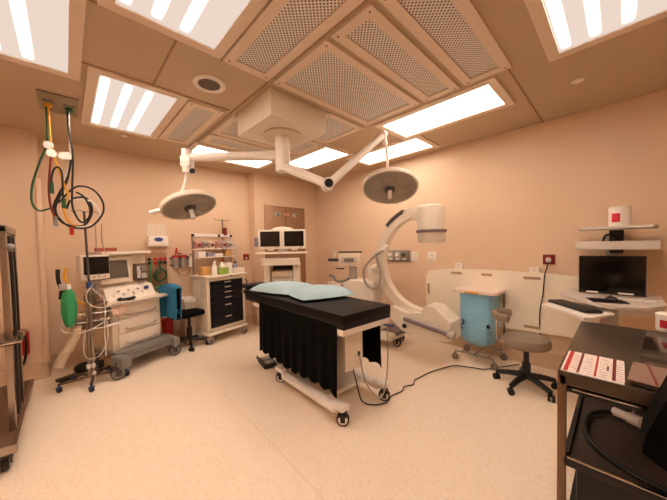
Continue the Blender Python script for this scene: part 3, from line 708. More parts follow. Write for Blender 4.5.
# monitor on it
ang = math.radians(-90+6)
m_ = thing('computer_monitor', 'black wide computer monitor mounted over the wall desk', 'monitor', (3.74, .065, 1.18), ang)
MB().box((0, 0, 0), (.455, .035, .368), bev=.006).build('housing', black, m_)
MB().box((0, -.018, .005), (.435, .004, .345)).build('screen', screen_m, m_)
for xx in (-.13, .10): MB().box((xx, -.0205, -.168), (.085 if xx < 0 else .10, .005, .014)).build('sticker', white, m_)
MB().box((0, .06, 0), (.10, .10, .10), bev=.01).build('mount', dgrey, m_)
MB().box((.2295, .0, 0), (.004, .034, .368)).build('side_trim', lgrey, m_)
kd = Vector((.76, .65, 0))
kb = thing('keyboard', 'long black keyboard on the slide-out tray', 'keyboard', (3.20, .29, .930), math.atan2(.34, .41))
MB().box((0, 0, .011), (.46, .13, .022), bev=.006).build('body', black, kb)
b = MB()
for r_i in range(5):
    for c_i in range(15): b.box((-.203+c_i*.029, -.046+r_i*.023, .025), (.022, .018, .006))
b.build('keys', dgrey, kb)
mo = thing('mouse_pad', 'black mouse pad on the desk below monitor', 'mouse pad', (3.36, .08, .988), .3)
MB().box((0, 0, .003), (.20, .23, .006), bev=.002).build('pad', black, mo)
mo = thing('mouse', 'black computer mouse on the desk below monitor', 'mouse', (3.40, .05, .995), .5)
MB().sph((0, 0, .004), .04, sc=(1.5, .85, .7)).build('body', black, mo); MB().cyl((.02, -.006, .03), (.02, .006, .03), .008, n=10).build('scroll_wheel', dgrey, mo)
tag(MB().tube([(3.45, .03, 1.0), (3.52, -.05, .995), (3.5, -.15, .992), (3.56, -.22, .992), (3.62, -.262, .97), (3.66, -.28, .8), (3.8, -.28, .6)], .005, n=6).build('charging_cord', white), 'thin white cord trailing across the desk past the mouse', 'cord')
tag(MB().box((3.50, -.16, .995), (.12, .07, .012), rz=.3, bev=.003).build('notepad', white), 'small white pad lying on desk right of the mouse', 'notepad')
def tub(loc, r, h, label):
    k = thing('wipes_tub', label, 'tub', loc, 0)
    MB().lathe([(0, 0), (r*.95, 0), (r, .01), (r, h*.78), (r*.95, h*.8), (0, h*.8)], n=28).build('body', white, k)
    MB().lathe([(0, h*.8), (r*1.04, h*.8), (r*1.04, h*.95), (r*.9, h), (0, h)], n=28).build('lid', white, k)
    lb = MB(); g = []
    a0 = math.atan2(-loc[1], -loc[0])-.35
    for i in range(9):
        a_ = a0-.40+.80*i/8
        g.append([Vector((r*1.012*math.cos(a_), r*1.012*math.sin(a_), z)) for z in (h*.22, h*.66)])
    lb.sheet(g, .002); lb.build('label_patch', mat('crimson_label', (208, 30, 62), .5), k)
    return k
tub((3.76, .01, 1.641), .075, .185, 'white round wipes tub with red label on the workstation top shelf')
tag(MB().tube([(3.66, .12, 1.484), (3.66, .10, 1.56), (3.68, .05, 1.555), (3.70, .0, 1.49)], .009, n=8).build('earpiece', black), 'small black and white gadget lying in the workstation tray shelf', 'gadget')

# ------------------------------------------------------------------ right foreground cart
k = thing('equipment_cart', 'open steel equipment cart at lower right with black perforated shelf', 'cart', (1.54, .19, 0))
MB().box((.53, -.34, .938), (1.06, .68, .024), bev=.004).build('top', grey_steel, k)
MB().box((.012, -.34, .912), (.024, .66, .035)).box((.53, -.012, .90), (1.0, .022, .055)).build('top_rail', grey_steel, k)
for xx in (.015, 1.04):
    for yy in (-.015, -.66):
        MB().box((xx, yy, .50), (.03, .03, .87), bev=.003).build('post', bsteel, k); caster(k, xx, yy, r=.03, wd=.02, top=.07)
sh = MB().box((.53, -.34, .565), (1.03, .64, .012)).build('mesh_shelf', mesh_m, k)
MB().box((.01, -.34, .555), (.02, .64, .04), bev=.003).box((.53, -.03, .572), (1.02, .018, .03)).box((1.035, -.34, .57), (.018, .64, .04)).build('shelf_rim', black, k)
MB().tube([(.0, -.035, .577), (.0, -.645, .577)], .005, n=6, smooth=0).build('shelf_edge_wire', chrome, k)
MB().box((1.02, -.34, .72), (.012, .62, .30)).build('back_panel', black, k)
MB().box((.53, -.34, .2), (1.03, .64, .02)).build('lower_shelf', black, k)
MB().box((.03, -.34, .868), (.03, .62, .016)).build('under_rail', black, k)
MB().tube([(.012, -.05, .878), (.012, -.62, .878)], .004, n=6, smooth=0).build('rail_edge', chrome, k)
MB().box((.5, -.34, .38), (.9, .56, .30), bev=.01).build('storage_box', black, k)
# label card with red bands on the front edge of the top
card = thing('label_card', 'white instruction card with red bands along the steel cart front edge', 'card', (1.542, .183, .950))
MB().box((.155, -.10, .0015), (.30, .195, .003)).build('sheet', paper, card)
for yy, wd, mm, x0, x1 in ((-.018, .015, red, .01, .30), (-.058, .008, dred, .02, .30), (-.112, .007, red, .02, .30), (-.168, .011, mat('brown_print', (110, 30, 22), .6), .02, .30), (-.148, .006, mat('grey_print', (70, 70, 74), .6), .12, .18)):
    MB().box(((x0+x1)/2, yy, .0038), (x1-x0, wd, .0012)).build('printed_band', mm, card)
def print_material():
    m = bpy.data.materials.new('printed_lines'); m.use_nodes = True; nt = m.node_tree; b = nt.nodes['Principled BSDF']
    tc = nt.nodes.new('ShaderNodeTexCoord'); wv = nt.nodes.new('ShaderNodeTexWave'); wv.bands_direction = 'X'
    wv.inputs['Scale'].default_value = 11; wv.inputs['Distortion'].default_value = 3; wv.inputs['Detail Scale'].default_value = 6
    nt.links.new(tc.outputs['Object'], wv.inputs['Vector'])
    r = nt.nodes.new('ShaderNodeValToRGB'); r.color_ramp.elements[0].color = (*lin((206, 168, 160)), 1); r.color_ramp.elements[0].position = .1
    r.color_ramp.elements[1].color = (*lin((240, 230, 224)), 1); r.color_ramp.elements[1].position = .4
    nt.links.new(wv.outputs['Fac'], r.inputs[0]); nt.links.new(r.outputs[0], b.inputs['Base Color']); return m
pm_ = print_material()
for yc in (-.038, -.085, -.134, -.186): MB().box((.155, yc, .0036), (.25, .026, .001)).build('printed_text', pm_, card)
# dark glossy tablet/box lying on the cart
gl = thing('glossy_equipment_box', 'dark glossy flat box lying on the steel cart', 'box', (1.565, -.022, .951), math.radians(-5))
MB().box((.46, -.28, .01), (.92, .54, .02), bev=.004).build('housing', glossy, gl)
MB().box((.12, -.20, .0205), (.24, .40, .003)).build('label_sheet', mat('painted_dim_paper', (150, 120, 106), .35, scale=90, amt=.35), gl)  # second sheet looks dim: its shade and reflection are put into the paper colour
for yy in (-.06, -.12, -.18, -.24): MB().box((.12, yy, .0225), (.22, .007, .0015), rz=.15).build('printed_band', dred, gl)
tub((2.55, -.205, .972), .056, .105, 'white tub with red label standing on the steel cart, cut by right edge')
# black bag hanging at the cart corner
bg = thing('black_equipment_case', 'large black padded case hung on the steel cart front in lower right corner', 'case', (1.37, 0, 0))
MB().prism([(0, -.055, .80), (0, -.062, .86), (0, -.15, 1.14), (0, -.22, 1.20), (0, -.55, 1.20), (0, -.55, .72), (0, -.12, .76)], (.15, 0, 0)).build('body', blackf, bg)
MB().box((.21, -.36, 1.10), (.12, .06, .02)).box((.26, -.36, 1.035), (.02, .06, .14)).build('strap', black, bg)
# cable with white connector on the mesh shelf
cb = tag(MB().tube([(2.075, .012, .595), (2.06, .06, .59), (1.975, .11, .588), (1.813, .115, .588), (1.70, .08, .588), (1.61, -.005, .588), (1.57, -.10, .588), (1.56, -.25, .588)], .0105, n=10).build('probe_cable', rubber), 'black cable looping over the perforated cart shelf', 'cable')
pc = MB().cyl((2.085, .02, .60), (2.06, -.035, .60), .022, n=14).cyl((2.06, -.035, .60), (2.04, -.08, .60), .028, n=14).build('connector', white, cb)
MB().cyl((2.052, -.05, .62), (2.06, -.055, .66), .004, n=8).build('lock_pin', lgrey, pc)

# ------------------------------------------------------------------ left rack
k = thing('platform_rack', 'tall steel rack on wheels with brown platform at left edge', 'rack', (-.30, 3.55, 0))
MB().box((-.36, .02, .17), (.72, 1.34, .04), bev=.006).build('platform', mat('brown_deck', (96, 66, 48), .5, scale=10), k)
MB().box((.0, .02, .165), (.02, 1.36, .055)).box((-.36, -.655, .165), (.72, .02, .055)).build('platform_edge', steel, k)
for xx, yy in ((-.06, -.58), (-.06, .60), (-.66, -.58), (-.66, .60)): caster(k, xx, yy, r=.055, wd=.035, top=.15, fm=dgrey, wm=rubber, ang=.2)
b = MB()
for yy in (-.40, .12): b.box((-.03, yy, .95), (.035, .04, 1.52), bev=.004)
b.box((-.03, -.14, 1.69), (.035, .56, .05), bev=.004)
b.build('upright_frame', steel, k)
b = MB()
for yy in (-.40, .12): b.box((-.66, yy, .95), (.035, .04, 1.52), bev=.004)
b.box((-.66, -.14, 1.69), (.035, .56, .05)); b.box((-.345, -.40, 1.69), (.6, .035, .05)); b.box((-.345, .12, 1.69), (.6, .035, .05)); b.build('rear_frame', steel, k)
for yy, xx in ((-.33, -.01), (-.24, -.012), (-.05, -.012)): MB().tube([(xx, yy, 1.64), (xx+.005, yy+.01, 1.1), (xx, yy+.02, .55), (xx, yy+.05, .25)], .007, n=8).build('black_strap', rubber, k)
MB().sph((.0, -.37, 1.55), .03).build('latch_knob', mgrey, k)
b = MB(); b.box((-.16, -.40, .865), (.34, .36, .012)); b.build('tray', bsteel, k)
MB().tube([(-.4, -.215, .882), (.045, -.215, .882), (.045, -.6, .882), (-.4, -.6, .882)], .011, n=8, smooth=0).build('tray_rail', chrome, k)
t = thing('wall_extinguisher', 'small red rounded cylinder with black hose on left wall behind rack', 'extinguisher', (-.39, LY-.06, .22))
MB().lathe([(0, .12), (.045, .12), (.052, .14), (.052, .36), (.035, .41), (0, .415)], n=20).build('tank', red, t)
MB().tube([(0, -.05, .38), (.03, -.07, .30), (.02, -.06, .12), (.0, -.05, .02)], .012, n=8).build('hose', black, t)
MB().box((0, .05, .25), (.04, .03, .1)).build('wall_bracket', dgrey, t)

# ------------------------------------------------------------------ IV pole stand with its hanging things
PXY = (.175, 4.14)
k = thing('iv_pole', 'steel IV pole on wheeled star base in front of anesthesia machine', 'pole', (*PXY, 0))
MB().cyl((0, 0, .10), (0, 0, 1.12), .016, n=14).cyl((-.035, 0, .10), (-.03, 0, 1.05), .011, n=12).build('lower_pole', steel, k)
MB().cyl((0, 0, 1.10), (-.015, 0, 1.95), .011, n=12).build('upper_pole', dgrey, k)
MB().cyl((0, 0, 1.09), (0, 0, 1.16), .028, n=14).build('clamp_knob', blue_p, k)
MB().lathe([(0, .085), (.04, .085), (.04, .13), (.02, .15), (0, .15)]).build('base_hub', steel, k)
for dx, dy in ((-.28, .02), (-.03, -.22), (.30, -.02), (.16, .22), (-.16, .24)):
    MB().tube([(0, 0, .10), (dx*.5, dy*.5, .095), (dx, dy, .085)], .014, n=8, smooth=2).build('base_leg', bsteel, k)
    caster(k, dx, dy, r=.03, wd=.02, top=.09, fm=blue_p, wm=rubber, ang=.6)
for s_ in (-1, 1): MB().tube([(-.015, 0, 1.94), (s_*.06, 0, 1.96), (s_*.10, 0, 1.93), (s_*.12, 0, 1.96)], .005, n=6).build('hook', steel, k)
MB().cyl((.0, -.03, .20), (.0, -.03, .24), .02).cyl((-.04, -.03, .20), (-.04, -.03, .24), .018).build('white_clamp', white, k)
# wire basket on the pole
wb = thing('wire_basket', 'wire basket of tubing clamped to the IV pole', 'basket', (PXY[0]+.02, PXY[1]+.10, .62))
b = MB()
for z in (0, .09, .18): b.tube([(-.18, -.08, z), (.17, -.08, z), (.17, .10, z), (-.18, .10, z)], .005, n=6, smooth=0, closed=True)
for i in range(8):
    xx = -.18+.05*i
    b.tube([(xx, -.08, .18), (xx, -.08, 0), (xx, .10, 0), (xx, .10, .18)], .003, n=5, smooth=0)
b.build('wires', steel, wb)
MB().box((.0, .01, .03), (.30, .14, .05), bev=.01).box((-.05, .02, .09), (.20, .12, .06), rz=.2, bev=.01).build('contents', mat('mixed_brown_pack', (120, 98, 84), .5), wb)
MB().box((.17, -.10, .02), (.14, .04, .02), rz=.3, bev=.004).build('white_bar', white, wb)
gb = thing('breathing_bag', 'green rubber breathing bag hanging left of the IV pole', 'breathing bag', (.0, 4.06, .70))
MB().lathe([(0, 0), (.03, .01), (.05, .06), (.068, .16), (.066, .28), (.05, .37), (.022, .42), (0, .42)], n=7).build('bag', green_m, gb)
MB().cyl((0, 0, .41), (0, 0, .46), .026).build('neck', white, gb)
MB().box((-.035, -.03, .44), (.06, .05, .07), bev=.01).build('valve', lgrey, gb)
ch = tag(MB().tube([(.06, 4.12, .70), (.04, 4.10, .60), (.0, 4.09, .50), (-.06, 4.08, .40), (-.10, 4.08, .30)], lambda q: .043+.003*math.sin(q*150), n=12, smooth=20).build('corrugated_hose', corr_m), 'pale corrugated breathing tube dangling under the green bag', 'tube')
tag(MB().tube([(.0, 4.14, 1.33), (-.02, 4.13, 1.25), (.01, 4.12, 1.12), (.06, 4.12, .98), (.14, 4.2, .9)], .013, n=8).build('yellow_hose', yellow), 'yellow hose draped from the machine top beside the green bag', 'hose')
tag(MB().tube([(-.07, 4.16, 1.32), (-.07, 4.15, 1.2), (-.05, 4.15, 1.1), (-.06, 4.15, 1.0)], .018, n=8).build('black_hose', black), 'thick short black hose hanging behind the yellow hose', 'hose')
for i, pts in enumerate(([(.20, 4.2, 1.08), (.26, 4.16, 1.0), (.34, 4.14, .90), (.30, 4.1, .86), (.18, 4.1, .90), (.14, 4.1, 1.02), (.20, 4.12, 1.12)],
                         [(.05, 4.1, .82), (-.06, 4.1, .74), (-.05, 4.08, .66), (.08, 4.07, .62), (.22, 4.08, .66), (.33, 4.1, .74)],
                         [(.12, 4.08, .62), (.10, 4.06, .42), (.14, 4.06, .32), (.24, 4.07, .34), (.31, 4.09, .50), (.31, 4.1, .7)],
                         [(.29, 4.1, .98), (.30, 4.1, .80), (.285, 4.09, .60), (.29, 4.09, .30)])):
    tag(MB().tube(pts, .0055, n=6).build('clear_tube', tube_w), ('white tube looped just above the wire basket', 'white tube drooping around front of the wire basket', 'white tube hanging in a low loop beneath the basket', 'straight white tube hanging at the machine edge')[i], 'tube')
t = thing('foot_switch', 'black round foot switch on floor behind the IV pole', 'foot switch', (.06, 4.62, 0), .4)
MB().sph((.05, 0, .06), .085, sc=(1.1, 1, .75)).build('dome', black, t); MB().box((-.12, -.05, .015), (.2, .12, .03), bev=.01).build('pedal', black, t)

# ------------------------------------------------------------------ anesthesia machine
AR = math.radians(25)
A = thing('anesthesia_machine', 'cream anesthesia machine with drawers on a grey wheeled base', 'anesthesia machine', (.655, 4.39, 0), AR)
cab = MB(); cab.box((0, .20, .56), (.62, .38, .56), bev=.012); cab.build('cabinet', cream, A)
for i, (z0, z1) in enumerate(((.66, .83), (.48, .645), (.30, .465))):
    d = MB().box((.02, .003, (z0+z1)/2), (.53, .026, z1-z0), bev=.008).build('drawer', ivory, A)
    MB().tube([(-.17, -.018, z0+.05), (-.1, -.022, z0+.03), (.16, -.022, z0+.03), (.23, -.018, z0+.05)], .008, n=6).build('handle', lgrey, d)
MB().prism([(-.37, -.08, .845), (.20, -.13, .845), (.40, -.06, .845), (.42, .38, .845), (-.36, .40, .845)], (0, 0, .03)).build('worktop', cream, A)
MB().tube([(-.36, -.085, .86), (.20, -.135, .86), (.405, -.062, .86)], .012, n=8, smooth=0).build('work_edge_rail', lgrey, A)
b = MB(); b.prism([(-.34, -.10, .235), (-.27, -.16, .235), (.36, -.16, .235), (.40, -.08, .235), (.38, .40, .235), (-.34, .40, .235)], (0, 0, .05)); b.box((.05, -.13, .20), (.56, .06, .06), bev=.015)
b.box((-.33, -.17, .19), (.12, .22, .14), bev=.03); b.box((.38, -.12, .19), (.10, .2, .14), bev=.03)
b.build('base', mgrey, A)
for xx, yy, rr_ in ((-.37, -.17, .075), (.38, -.16, .075), (-.30, .34, .06), (.33, .34, .06)): caster(A, xx, yy, r=rr_, wd=.05, top=.2, fm=dgrey, wm=black, hub=mgrey, ang=PI/2+.1 if yy > 0 else 1.14, hubf=.85)
MB().box((.0, .34, 1.16), (.60, .16, .60), bev=.012).build('upper_housing', cream, A)
MB().prism([(-.30, .05, .875), (.31, .05, .875), (.31, .27, 1.07), (-.30, .27, 1.07)][:0] or [(-.30, .08, .876), (-.30, .27, .876), (-.30, .27, 1.05), (-.30, .17, 1.03)], (.61, 0, 0)).build('control_panel', ivory, A)
for i in range(7): MB().cyl((-.22+.06*i, .125, .945+(i % 2)*.05), (-.22+.06*i, .095, .935+(i % 2)*.05), .011, n=12).build('control_knob', lgrey if i % 3 else cream, A)
MB().sph((.20, .115, .99), .028, sc=(1.3, .5, .9)).build('maker_badge', blue_p, A)
bz = MB().box((-.13, .235, 1.25), (.38, .05, .34), rot=Matrix.Rotation(math.radians(-8), 4, 'X'), bev=.01).build('display', cream, A)
MB().box((-.135, .206, 1.265), (.31, .008, .23), rot=Matrix.Rotation(math.radians(-8), 4, 'X')).build('screen', screen2_m, bz)
vb = MB().box((.20, .235, 1.20), (.16, .07, .24), bev=.006).build('flow_block', mat('brown_grey_metal', (110, 92, 80), .35, .5), A)
for zz, mm in ((1.25, mgrey), (1.15, lgrey)): MB().cyl((.21, .195, zz), (.21, .16, zz), .04, n=16).build('dial', mm, vb)
for q in range(3): MB().cyl((.14+.02*q, .19, 1.28), (.14+.02*q, .19, 1.12), .007, n=8).build('flow_tube', white, vb)
MB().prism([(-.32, .12, 1.46), (.30, .14, 1.46), (.33, .18, 1.46), (.33, .44, 1.46), (-.32, .44, 1.46)], (0, 0, .035)).build('top_shelf', ivory, A)
MB().cyl((-.42, .12, .66), (-.42, .12, 1.05), .02).box((-.40, .16, .95), (.18, .08, .08), bev=.01).build('side_arm', mgrey, A)
b = MB(); b.cyl((-.40, .06, .72), (-.40, .06, .90), .07, n=20); b.cyl((-.40, .06, .92), (-.40, .06, 1.0), .05, n=20); b.build('absorber', mat('brown_canister', (140, 110, 92), .35), A)
# box on the top shelf, mask and cloth on worktop
tag(MB().box((.36, 4.47, 1.52), (.22, .06, .045), rz=AR, bev=.006).build('supply_box', mat('dusty_red_card', (172, 84, 64), .6), None), 'small flat red box lying on the machine top shelf', 'box')
pm = thing('patient_monitor', 'boxy white patient monitor with dark screen left of the machine display', 'monitor', (.232, 4.33, 1.315), math.radians(12))
MB().box((.0, .03, 0), (.27, .17, .29), bev=.012).build('housing', ivory, pm)
MB().box((.01, -.058, .022), (.235, .008, .205)).build('screen', screen_m, pm)
for q in range(4): MB().box((-.07+.05*q, -.058, -.112), (.028, .006, .016)).build('button', lgrey, pm)
MB().box((.02, .06, -.17), (.10, .10, .07), bev=.01).cyl((.02, .08, -.19), (.02, .08, -.42), .025).build('mount_arm', lgrey, pm)
fm_ = thing('face_mask', 'black rimmed oval breathing mask lying on the machine worktop', 'breathing mask', (.53, 4.33, .878), AR)
MB().tube([(.085*math.cos(a_*PI/8), .05*math.sin(a_*PI/8), .022) for a_ in range(16)], .02, n=8, smooth=2, closed=True).build('cushion', black, fm_)
MB().sph((0, 0, .03), .06, sc=(1.15, .7, .5)).cyl((0, 0, .04), (.0, .01, .085), .016).build('dome', white, fm_)
cl = MB(); g = []
for i in range(15):
    f = i/14; row = []
    for j_ in range(8):
        q = j_/7
        row.append(Vector((.36+.16*f, 4.195+.075*f-.012*math.sin(q*2)-.015*q*math.sin(f*18), .885-.17*q*(1-.35*abs(f-.5))+.004*math.sin(f*20))))
    g.append(row)
cl.sheet(g, .006); tag(cl.build('glove_bundle', mat('pink_latex', (228, 196, 176), .6)), 'bunched pale gloves hanging over the worktop edge', 'gloves')

# ------------------------------------------------------------------ red bin, white bin, blue-draped stool
t = thing('red_bin', 'red waste bin half hidden behind the blue draped chair', 'bin', (1.10, 4.90, 0))
MB().lathe([(0, 0.0), (.065, 0.0), (.08, .40), (.085, .42), (.072, .42), (.06, .02), (0, .02)], n=24).build('bin_body', red, t)
MB().tube([(.083*math.cos(q*PI/8), .083*math.sin(q*PI/8), .42) for q in range(16)], .008, n=6, smooth=1, closed=True).build('rim', dred, t)
t = thing('white_bin', 'white lidded waste bin behind the black seat', 'bin', (1.43, 4.87, 0))
MB().prism([(-.12, -.13, 0), (.12, -.13, 0), (.12, .13, 0), (-.12, .13, 0)], (0, 0, .66)).build('bin_body', cream, t, False)
MB().box((0, 0, .69), (.27, .28, .07), bev=.02).build('lid', white, t)
S = thing('task_chair', 'black armless task chair with five-star base by the supply cart', 'chair', (1.33, 4.62, 0), math.radians(20))
MB().box((0.0, 0, .52), (.40, .38, .075), bev=.03).build('seat', blackf, S)
MB().cyl((0, 0, .10), (0, 0, .49), .025).cyl((0, 0, .1), (0, 0, .3), .038).build('gas_column', black, S)
for i in range(5):
    a_ = math.radians(-50+72*i); c_, s_ = math.cos(a_), math.sin(a_)
    MB().tube([(c_*.03, s_*.03, .12), (c_*.13, s_*.13, .11), (c_*.25, s_*.25, .085)], lambda q: .026-.008*q, n=8, smooth=3).build('base_leg', black, S)
    caster(S, c_*.26, s_*.26, r=.03, wd=.022, top=.085, fm=black, wm=rubber, ang=a_+.7, dual=True)
MB().tube([(-.1, .0, .47), (-.25, .0, .48), (-.27, .0, .60), (-.27, 0, .75)], .016, n=8).build('back_post', black, S)
MB().box((-.27, 0, .80), (.06, .34, .30), bev=.025).build('backrest', blackf, S)
# blue jacket over the back
Mj = Matrix.Translation(S.location) @ Matrix.Rotation(math.radians(20), 4, 'Z')
g = []
NN = 26
for i in range(NN+1):
    f = i/NN; row = []
    # profile over the top: front hem -> top -> back hem
    L_ = f*2*PI*.5
    for j_ in range(17):
        v = j_/16*2-1
        hw = .165+.02*math.sin(3*f)
        if f < .40: x, z = -.215-.012*math.sin(v*7+2)-.0, .57+(f/.40)*.39
        elif f < .60:
            q = (f-.40)/.20*PI; x, z = -.275+.060*math.cos(q), .96+.055*math.sin(q)
        else: x, z = -.335+.012*math.sin(v*6), .96-(f-.60)/.40*.42
        sag = .05*abs(v)**3
        row.append(Mj @ Vector((x+.010*math.sin(v*9+f*5), v*hw, z-sag)))
    g.append(row)
tag(MB().sheet(g, .012).build('blue_jacket', blue_f), 'bright blue jacket draped over the task chair back', 'jacket')

# ------------------------------------------------------------------ supply cart with navy drawers
SR = math.radians(12)
B = thing('supply_cart', 'cream supply cart with six navy drawers on casters', 'cart', (1.885, 4.50, 0), SR); B.scale = (1.13, 1, 1)
b = MB(); b.box((-.29, .2, .62), (.05, .40, .84), bev=.006); b.box((.29, .2, .62), (.05, .40, .84), bev=.006); b.box((0, .2, .225), (.62, .40, .05), bev=.006); b.box((0, .39, .62), (.58, .02, .84)); b.box((0, .2, 1.015), (.58, .40, .05))
b.build('body', cream, B)
zt, zb = .99, .255; fr = [0, .11, .22, .335, .465, .68, 1.]
for i in range(6):
    z1 = zt-(zt-zb)*fr[i]; z0 = zt-(zt-zb)*fr[i+1]
    d = MB().box((0, .0, (z0+z1)/2), (.525, .035, z1-z0-.005), bev=.004).build('drawer', navy, B)
    MB().box((.0, -.026, (z0+z1)/2+min(.02, (z1-z0)*.1)), (.10, .02, .018), bev=.004).build('handle', lgrey, d)
MB().box((0, .19, 1.062), (.68, .46, .035), bev=.01).build('top', ivory, B)
MB().cyl((.04, -.045, 1.055), (.04, -.05, 1.055), .012, n=10).build('lock', dgrey, B)
MB().box((0, .2, .165), (.66, .46, .05), bev=.015).build('base', ivory, B)
for xx in (-.27, .30):
    for yy in (.02, .38): caster(B, xx, yy, r=.055, wd=.03, top=.15, fm=lgrey, wm=mgrey, hub=dgrey, ang=.3)
MB().tube([(-.34, -.0, 1.03), (-.38, -.01, .98), (-.38, .0, .80), (-.34, .02, .75)], .012, n=8, smooth=2).build('push_handle', lgrey, B)
MB().tube([(.335, .02, .95), (.36, .0, .92), (.36, .0, .70)], .008, n=6, smooth=2).build('side_cord', dgrey, B)
b = MB()
for xx in (-.31, .31): b.cyl((xx, .36, 1.08), (xx, .36, 1.72), .012, n=10)
b.cyl((-.31, .36, 1.70), (.31, .36, 1.70), .010, n=10); b.build('rear_uprights', steel, B)
MB().box((0, .33, 1.50), (.64, .16, .016), bev=.003).build('upper_shelf', ivory, B)
MB().box((0.02, .33, 1.36), (.62, .16, .016), bev=.003).build('lower_shelf', ivory, B)
MB().box((0, .365, 1.725), (.64, .03, .055), bev=.006).build('label_rail', white, B)
for xx in (-.31, .1, .31): MB().box((xx, .345, 1.725), (.03, .03, .04)).build('rail_clip', black, B)
MB().cyl((.20, .40, 1.08), (.20, .40, 2.02), .009, n=10).build('pole', bsteel, B)
for s_ in (-1, 1): MB().tube([(.20, .40, 2.0), (.20+s_*.10, .40, 2.0), (.20+s_*.14, .40, 2.03)], .006, n=6, smooth=0).build('pole_hook', steel, B)
MB().box((.22, .375, 1.80), (.06, .06, .14), bev=.012).build('pole_clamp', dred, B)
MB4 = Matrix.Translation((1.885, 4.50, 0)) @ Matrix.Rotation(SR, 4, 'Z') @ Matrix.Diagonal((1.13, 1, 1, 1))
def onb(x, y, z): v = MB4 @ Vector((x, y, z)); return tuple(v)
binm = [mat('bin_rose', (196, 140, 130), .4), mat('bin_grey', (186, 168, 160), .4), mat('bin_clear', (214, 196, 184), .35)]
pos = ['at its left end', 'second from its left end', 'third from its left end', 'third from its right end', 'second from its right end', 'at its right end']
for i in range(6):
    q = thing('storage_bin', 'small tilt bin on the supply cart upper shelf, '+pos[i], 'bin', onb(-.255+.102*i, .33, 1.509), SR, 'tilt bins on the supply cart')
    MB().prism([(-.046, .06, 0), (-.046, -.045, 0), (-.046, -.07, .10), (-.046, .06, .13)], (.092, 0, 0)).build('bin_body', binm[i % 3], q)
    MB().box((0, -.066, .055), (.06, .006, .035)).build('label_plate', mgrey if i % 2 else dred, q)
for i, (x_, wd, hh, mm, lb) in enumerate(((-.22, .12, .09, white, 'white box on the cart lower shelf, left end'), (-.09, .10, .07, mat('grey_blue_card', (140, 136, 150), .6), 'grey blue box on the cart lower shelf, middle left'), (.05, .14, .05, white, 'flat white box on the cart lower shelf, middle right'), (.22, .13, .09, tan_card, 'tan cardboard box on the cart lower shelf, right end'))):
    tag(MB().box(onb(x_, .32, 1.369+hh/2), (wd, .12, hh), rz=SR, bev=.004).build('supply_box', mm), lb, 'box', 'boxes on the supply cart lower shelf')
def bottle(x, y, z, r, h, m, capm, label, name='bottle'):
    q = thing(name, label, 'bottle', onb(x, y, z), SR)
    MB().lathe([(0, 0), (r, 0), (r, h*.6), (r*.45, h*.78), (r*.4, h*.84), (0, h*.84)], n=18).build('body', m, q)
    b = MB().cyl((0, 0, h*.84), (0, 0, h), r*.4, n=12); b.box((0, -.018, h*.96), (.016, .05, .016)); b.build('pump_cap', capm, q)
bottle(-.16, .05, 1.08, .042, .22, white, white, 'white pump bottle on front left of the supply cart top')
bottle(.02, .14, 1.08, .05, .24, ivory, red, 'white bottle with red cap in the middle of the supply cart')
tag(MB().box(onb(-.03, .05, 1.08+.055), (.17, .10, .11), rz=SR, bev=.006).build('glove_carton', glove_box), 'lime green glove box on the supply cart top', 'box')
tag(MB().box(onb(-.24, .18, 1.08+.065), (.13, .12, .13), rz=SR, bev=.004).build('carton', tan_card), 'tan open carton on back left of the supply cart top', 'box')
tag(MB().box(onb(.10, .10, 1.08+.09), (.08, .10, .18), rz=SR, bev=.006).build('tissue_carton', white), 'upright white carton beside the lime glove box', 'box')
tag(MB().box(onb(.24, .08, 1.08+.04), (.20, .14, .08), rz=SR, bev=.006).build('paper_stack', ivory), 'stack of white packets on front right of the supply cart top', 'packets')
bottle(.34, .30, 1.08, .055, .18, clear_b, dgrey, 'grey blue bottle at rear right corner of the supply cart')
tag(MB().tube([onb(.26, .38, 1.75), onb(.36, .34, 1.55), onb(.38, .32, 1.38), onb(.36, .30, 1.2)], .014, n=8).build('clear_sleeve', tube_w), 'pale plastic tube hanging down at right of the cart shelves', 'tube')
for x_ in (-.30, -.2): pass

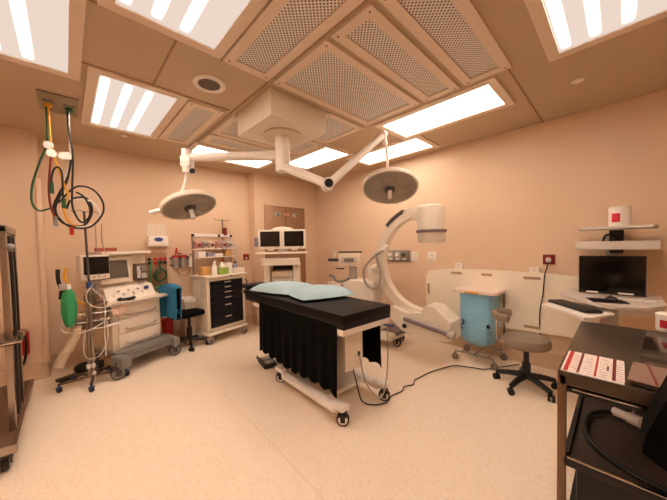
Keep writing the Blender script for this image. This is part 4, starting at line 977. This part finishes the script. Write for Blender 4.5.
# ------------------------------------------------------------------ video tower with two monitors
VR = math.radians(-42)
V = thing('video_tower', 'white equipment tower on wheels in front of the service panel', 'equipment tower', (2.80, 4.22, 0), VR)
MB().box((0, .0, 1.40), (.88, .40, .03), bev=.01).build('top_shelf', ivory, V)
MB().prism([(-.27, -.36, 1.20), (-.33, -.28, 1.20), (-.30, -.05, 1.20), (.30, -.05, 1.20), (.33, -.28, 1.20), (.27, -.36, 1.20)], (0, 0, .11)).build('console_deck', ivory, V)
MB().box((-.05, -.28, 1.315), (.36, .10, .012), bev=.004).build('button_strip', lgrey, V)
for sx in (-1, 1): MB().box((sx*.25, .0, .66), (.10, .42, 1.10), bev=.015).build('side_panel', ivory, V)
MB().box((0, .19, .66), (.44, .03, 1.08)).build('back_panel', black, V)
MB().box((0, -.0, .86), (.42, .38, .015)).box((0, 0, .62), (.42, .38, .015)).box((0, 0, .38), (.42, .38, .015)).build('bay_shelf', black, V)
eq = MB().box((.01, -.03, 1.0), (.36, .34, .17), bev=.01).build('bay_device', cream, V)
MB().box((.01, -.205, .98), (.30, .01, .05)).build('device_slot', lgrey, eq)
MB().box((0, 0, .12), (.66, .52, .08), bev=.02).build('base', ivory, V)
for sx in (-1, 1):
    for sy in (-1, 1): caster(V, sx*.27, sy*.20, r=.04, wd=.03, top=.1)
MB().box((0, .06, 1.45), (.16, .16, .08), bev=.01).build('monitor_foot', lgrey, V)
MB().sph((0, .02, 1.81), .2, sc=(1, .25, .30)).build('rounded_crown', ivory, V)
Mv = Matrix.Translation((2.80, 4.22, 0)) @ Matrix.Rotation(VR, 4, 'Z')
for i, x_ in enumerate((-.212, .212)):
    q = thing('tower_monitor', ('white framed dark screen on the tower, next to the red socket', 'white framed dark screen on the tower, next to right wall')[i], 'monitor', tuple(Mv @ Vector((x_, .0, 1.645))), VR)
    MB().box((0, 0, 0), (.42, .07, .345), bev=.008).build('housing', ivory, q)
    MB().box((.0, -.036, .005), (.345, .006, .27)).build('screen', screen_m, q)
    MB().box((0, .03, -.185), (.10, .06, .04)).build('stand', ivory, q)
    MB().box((.12, -.036, -.148), (.06, .004, .012)).build('button', lgrey, q)
tag(MB().box(tuple(Mv @ Vector((-.46, -.02, 1.60))), (.05, .12, .16), rz=VR, bev=.02).build('camera_holder', mat('slate_plastic', (134, 128, 138), .5)), 'slate grey holder on left flank of the tower monitors', 'holder')
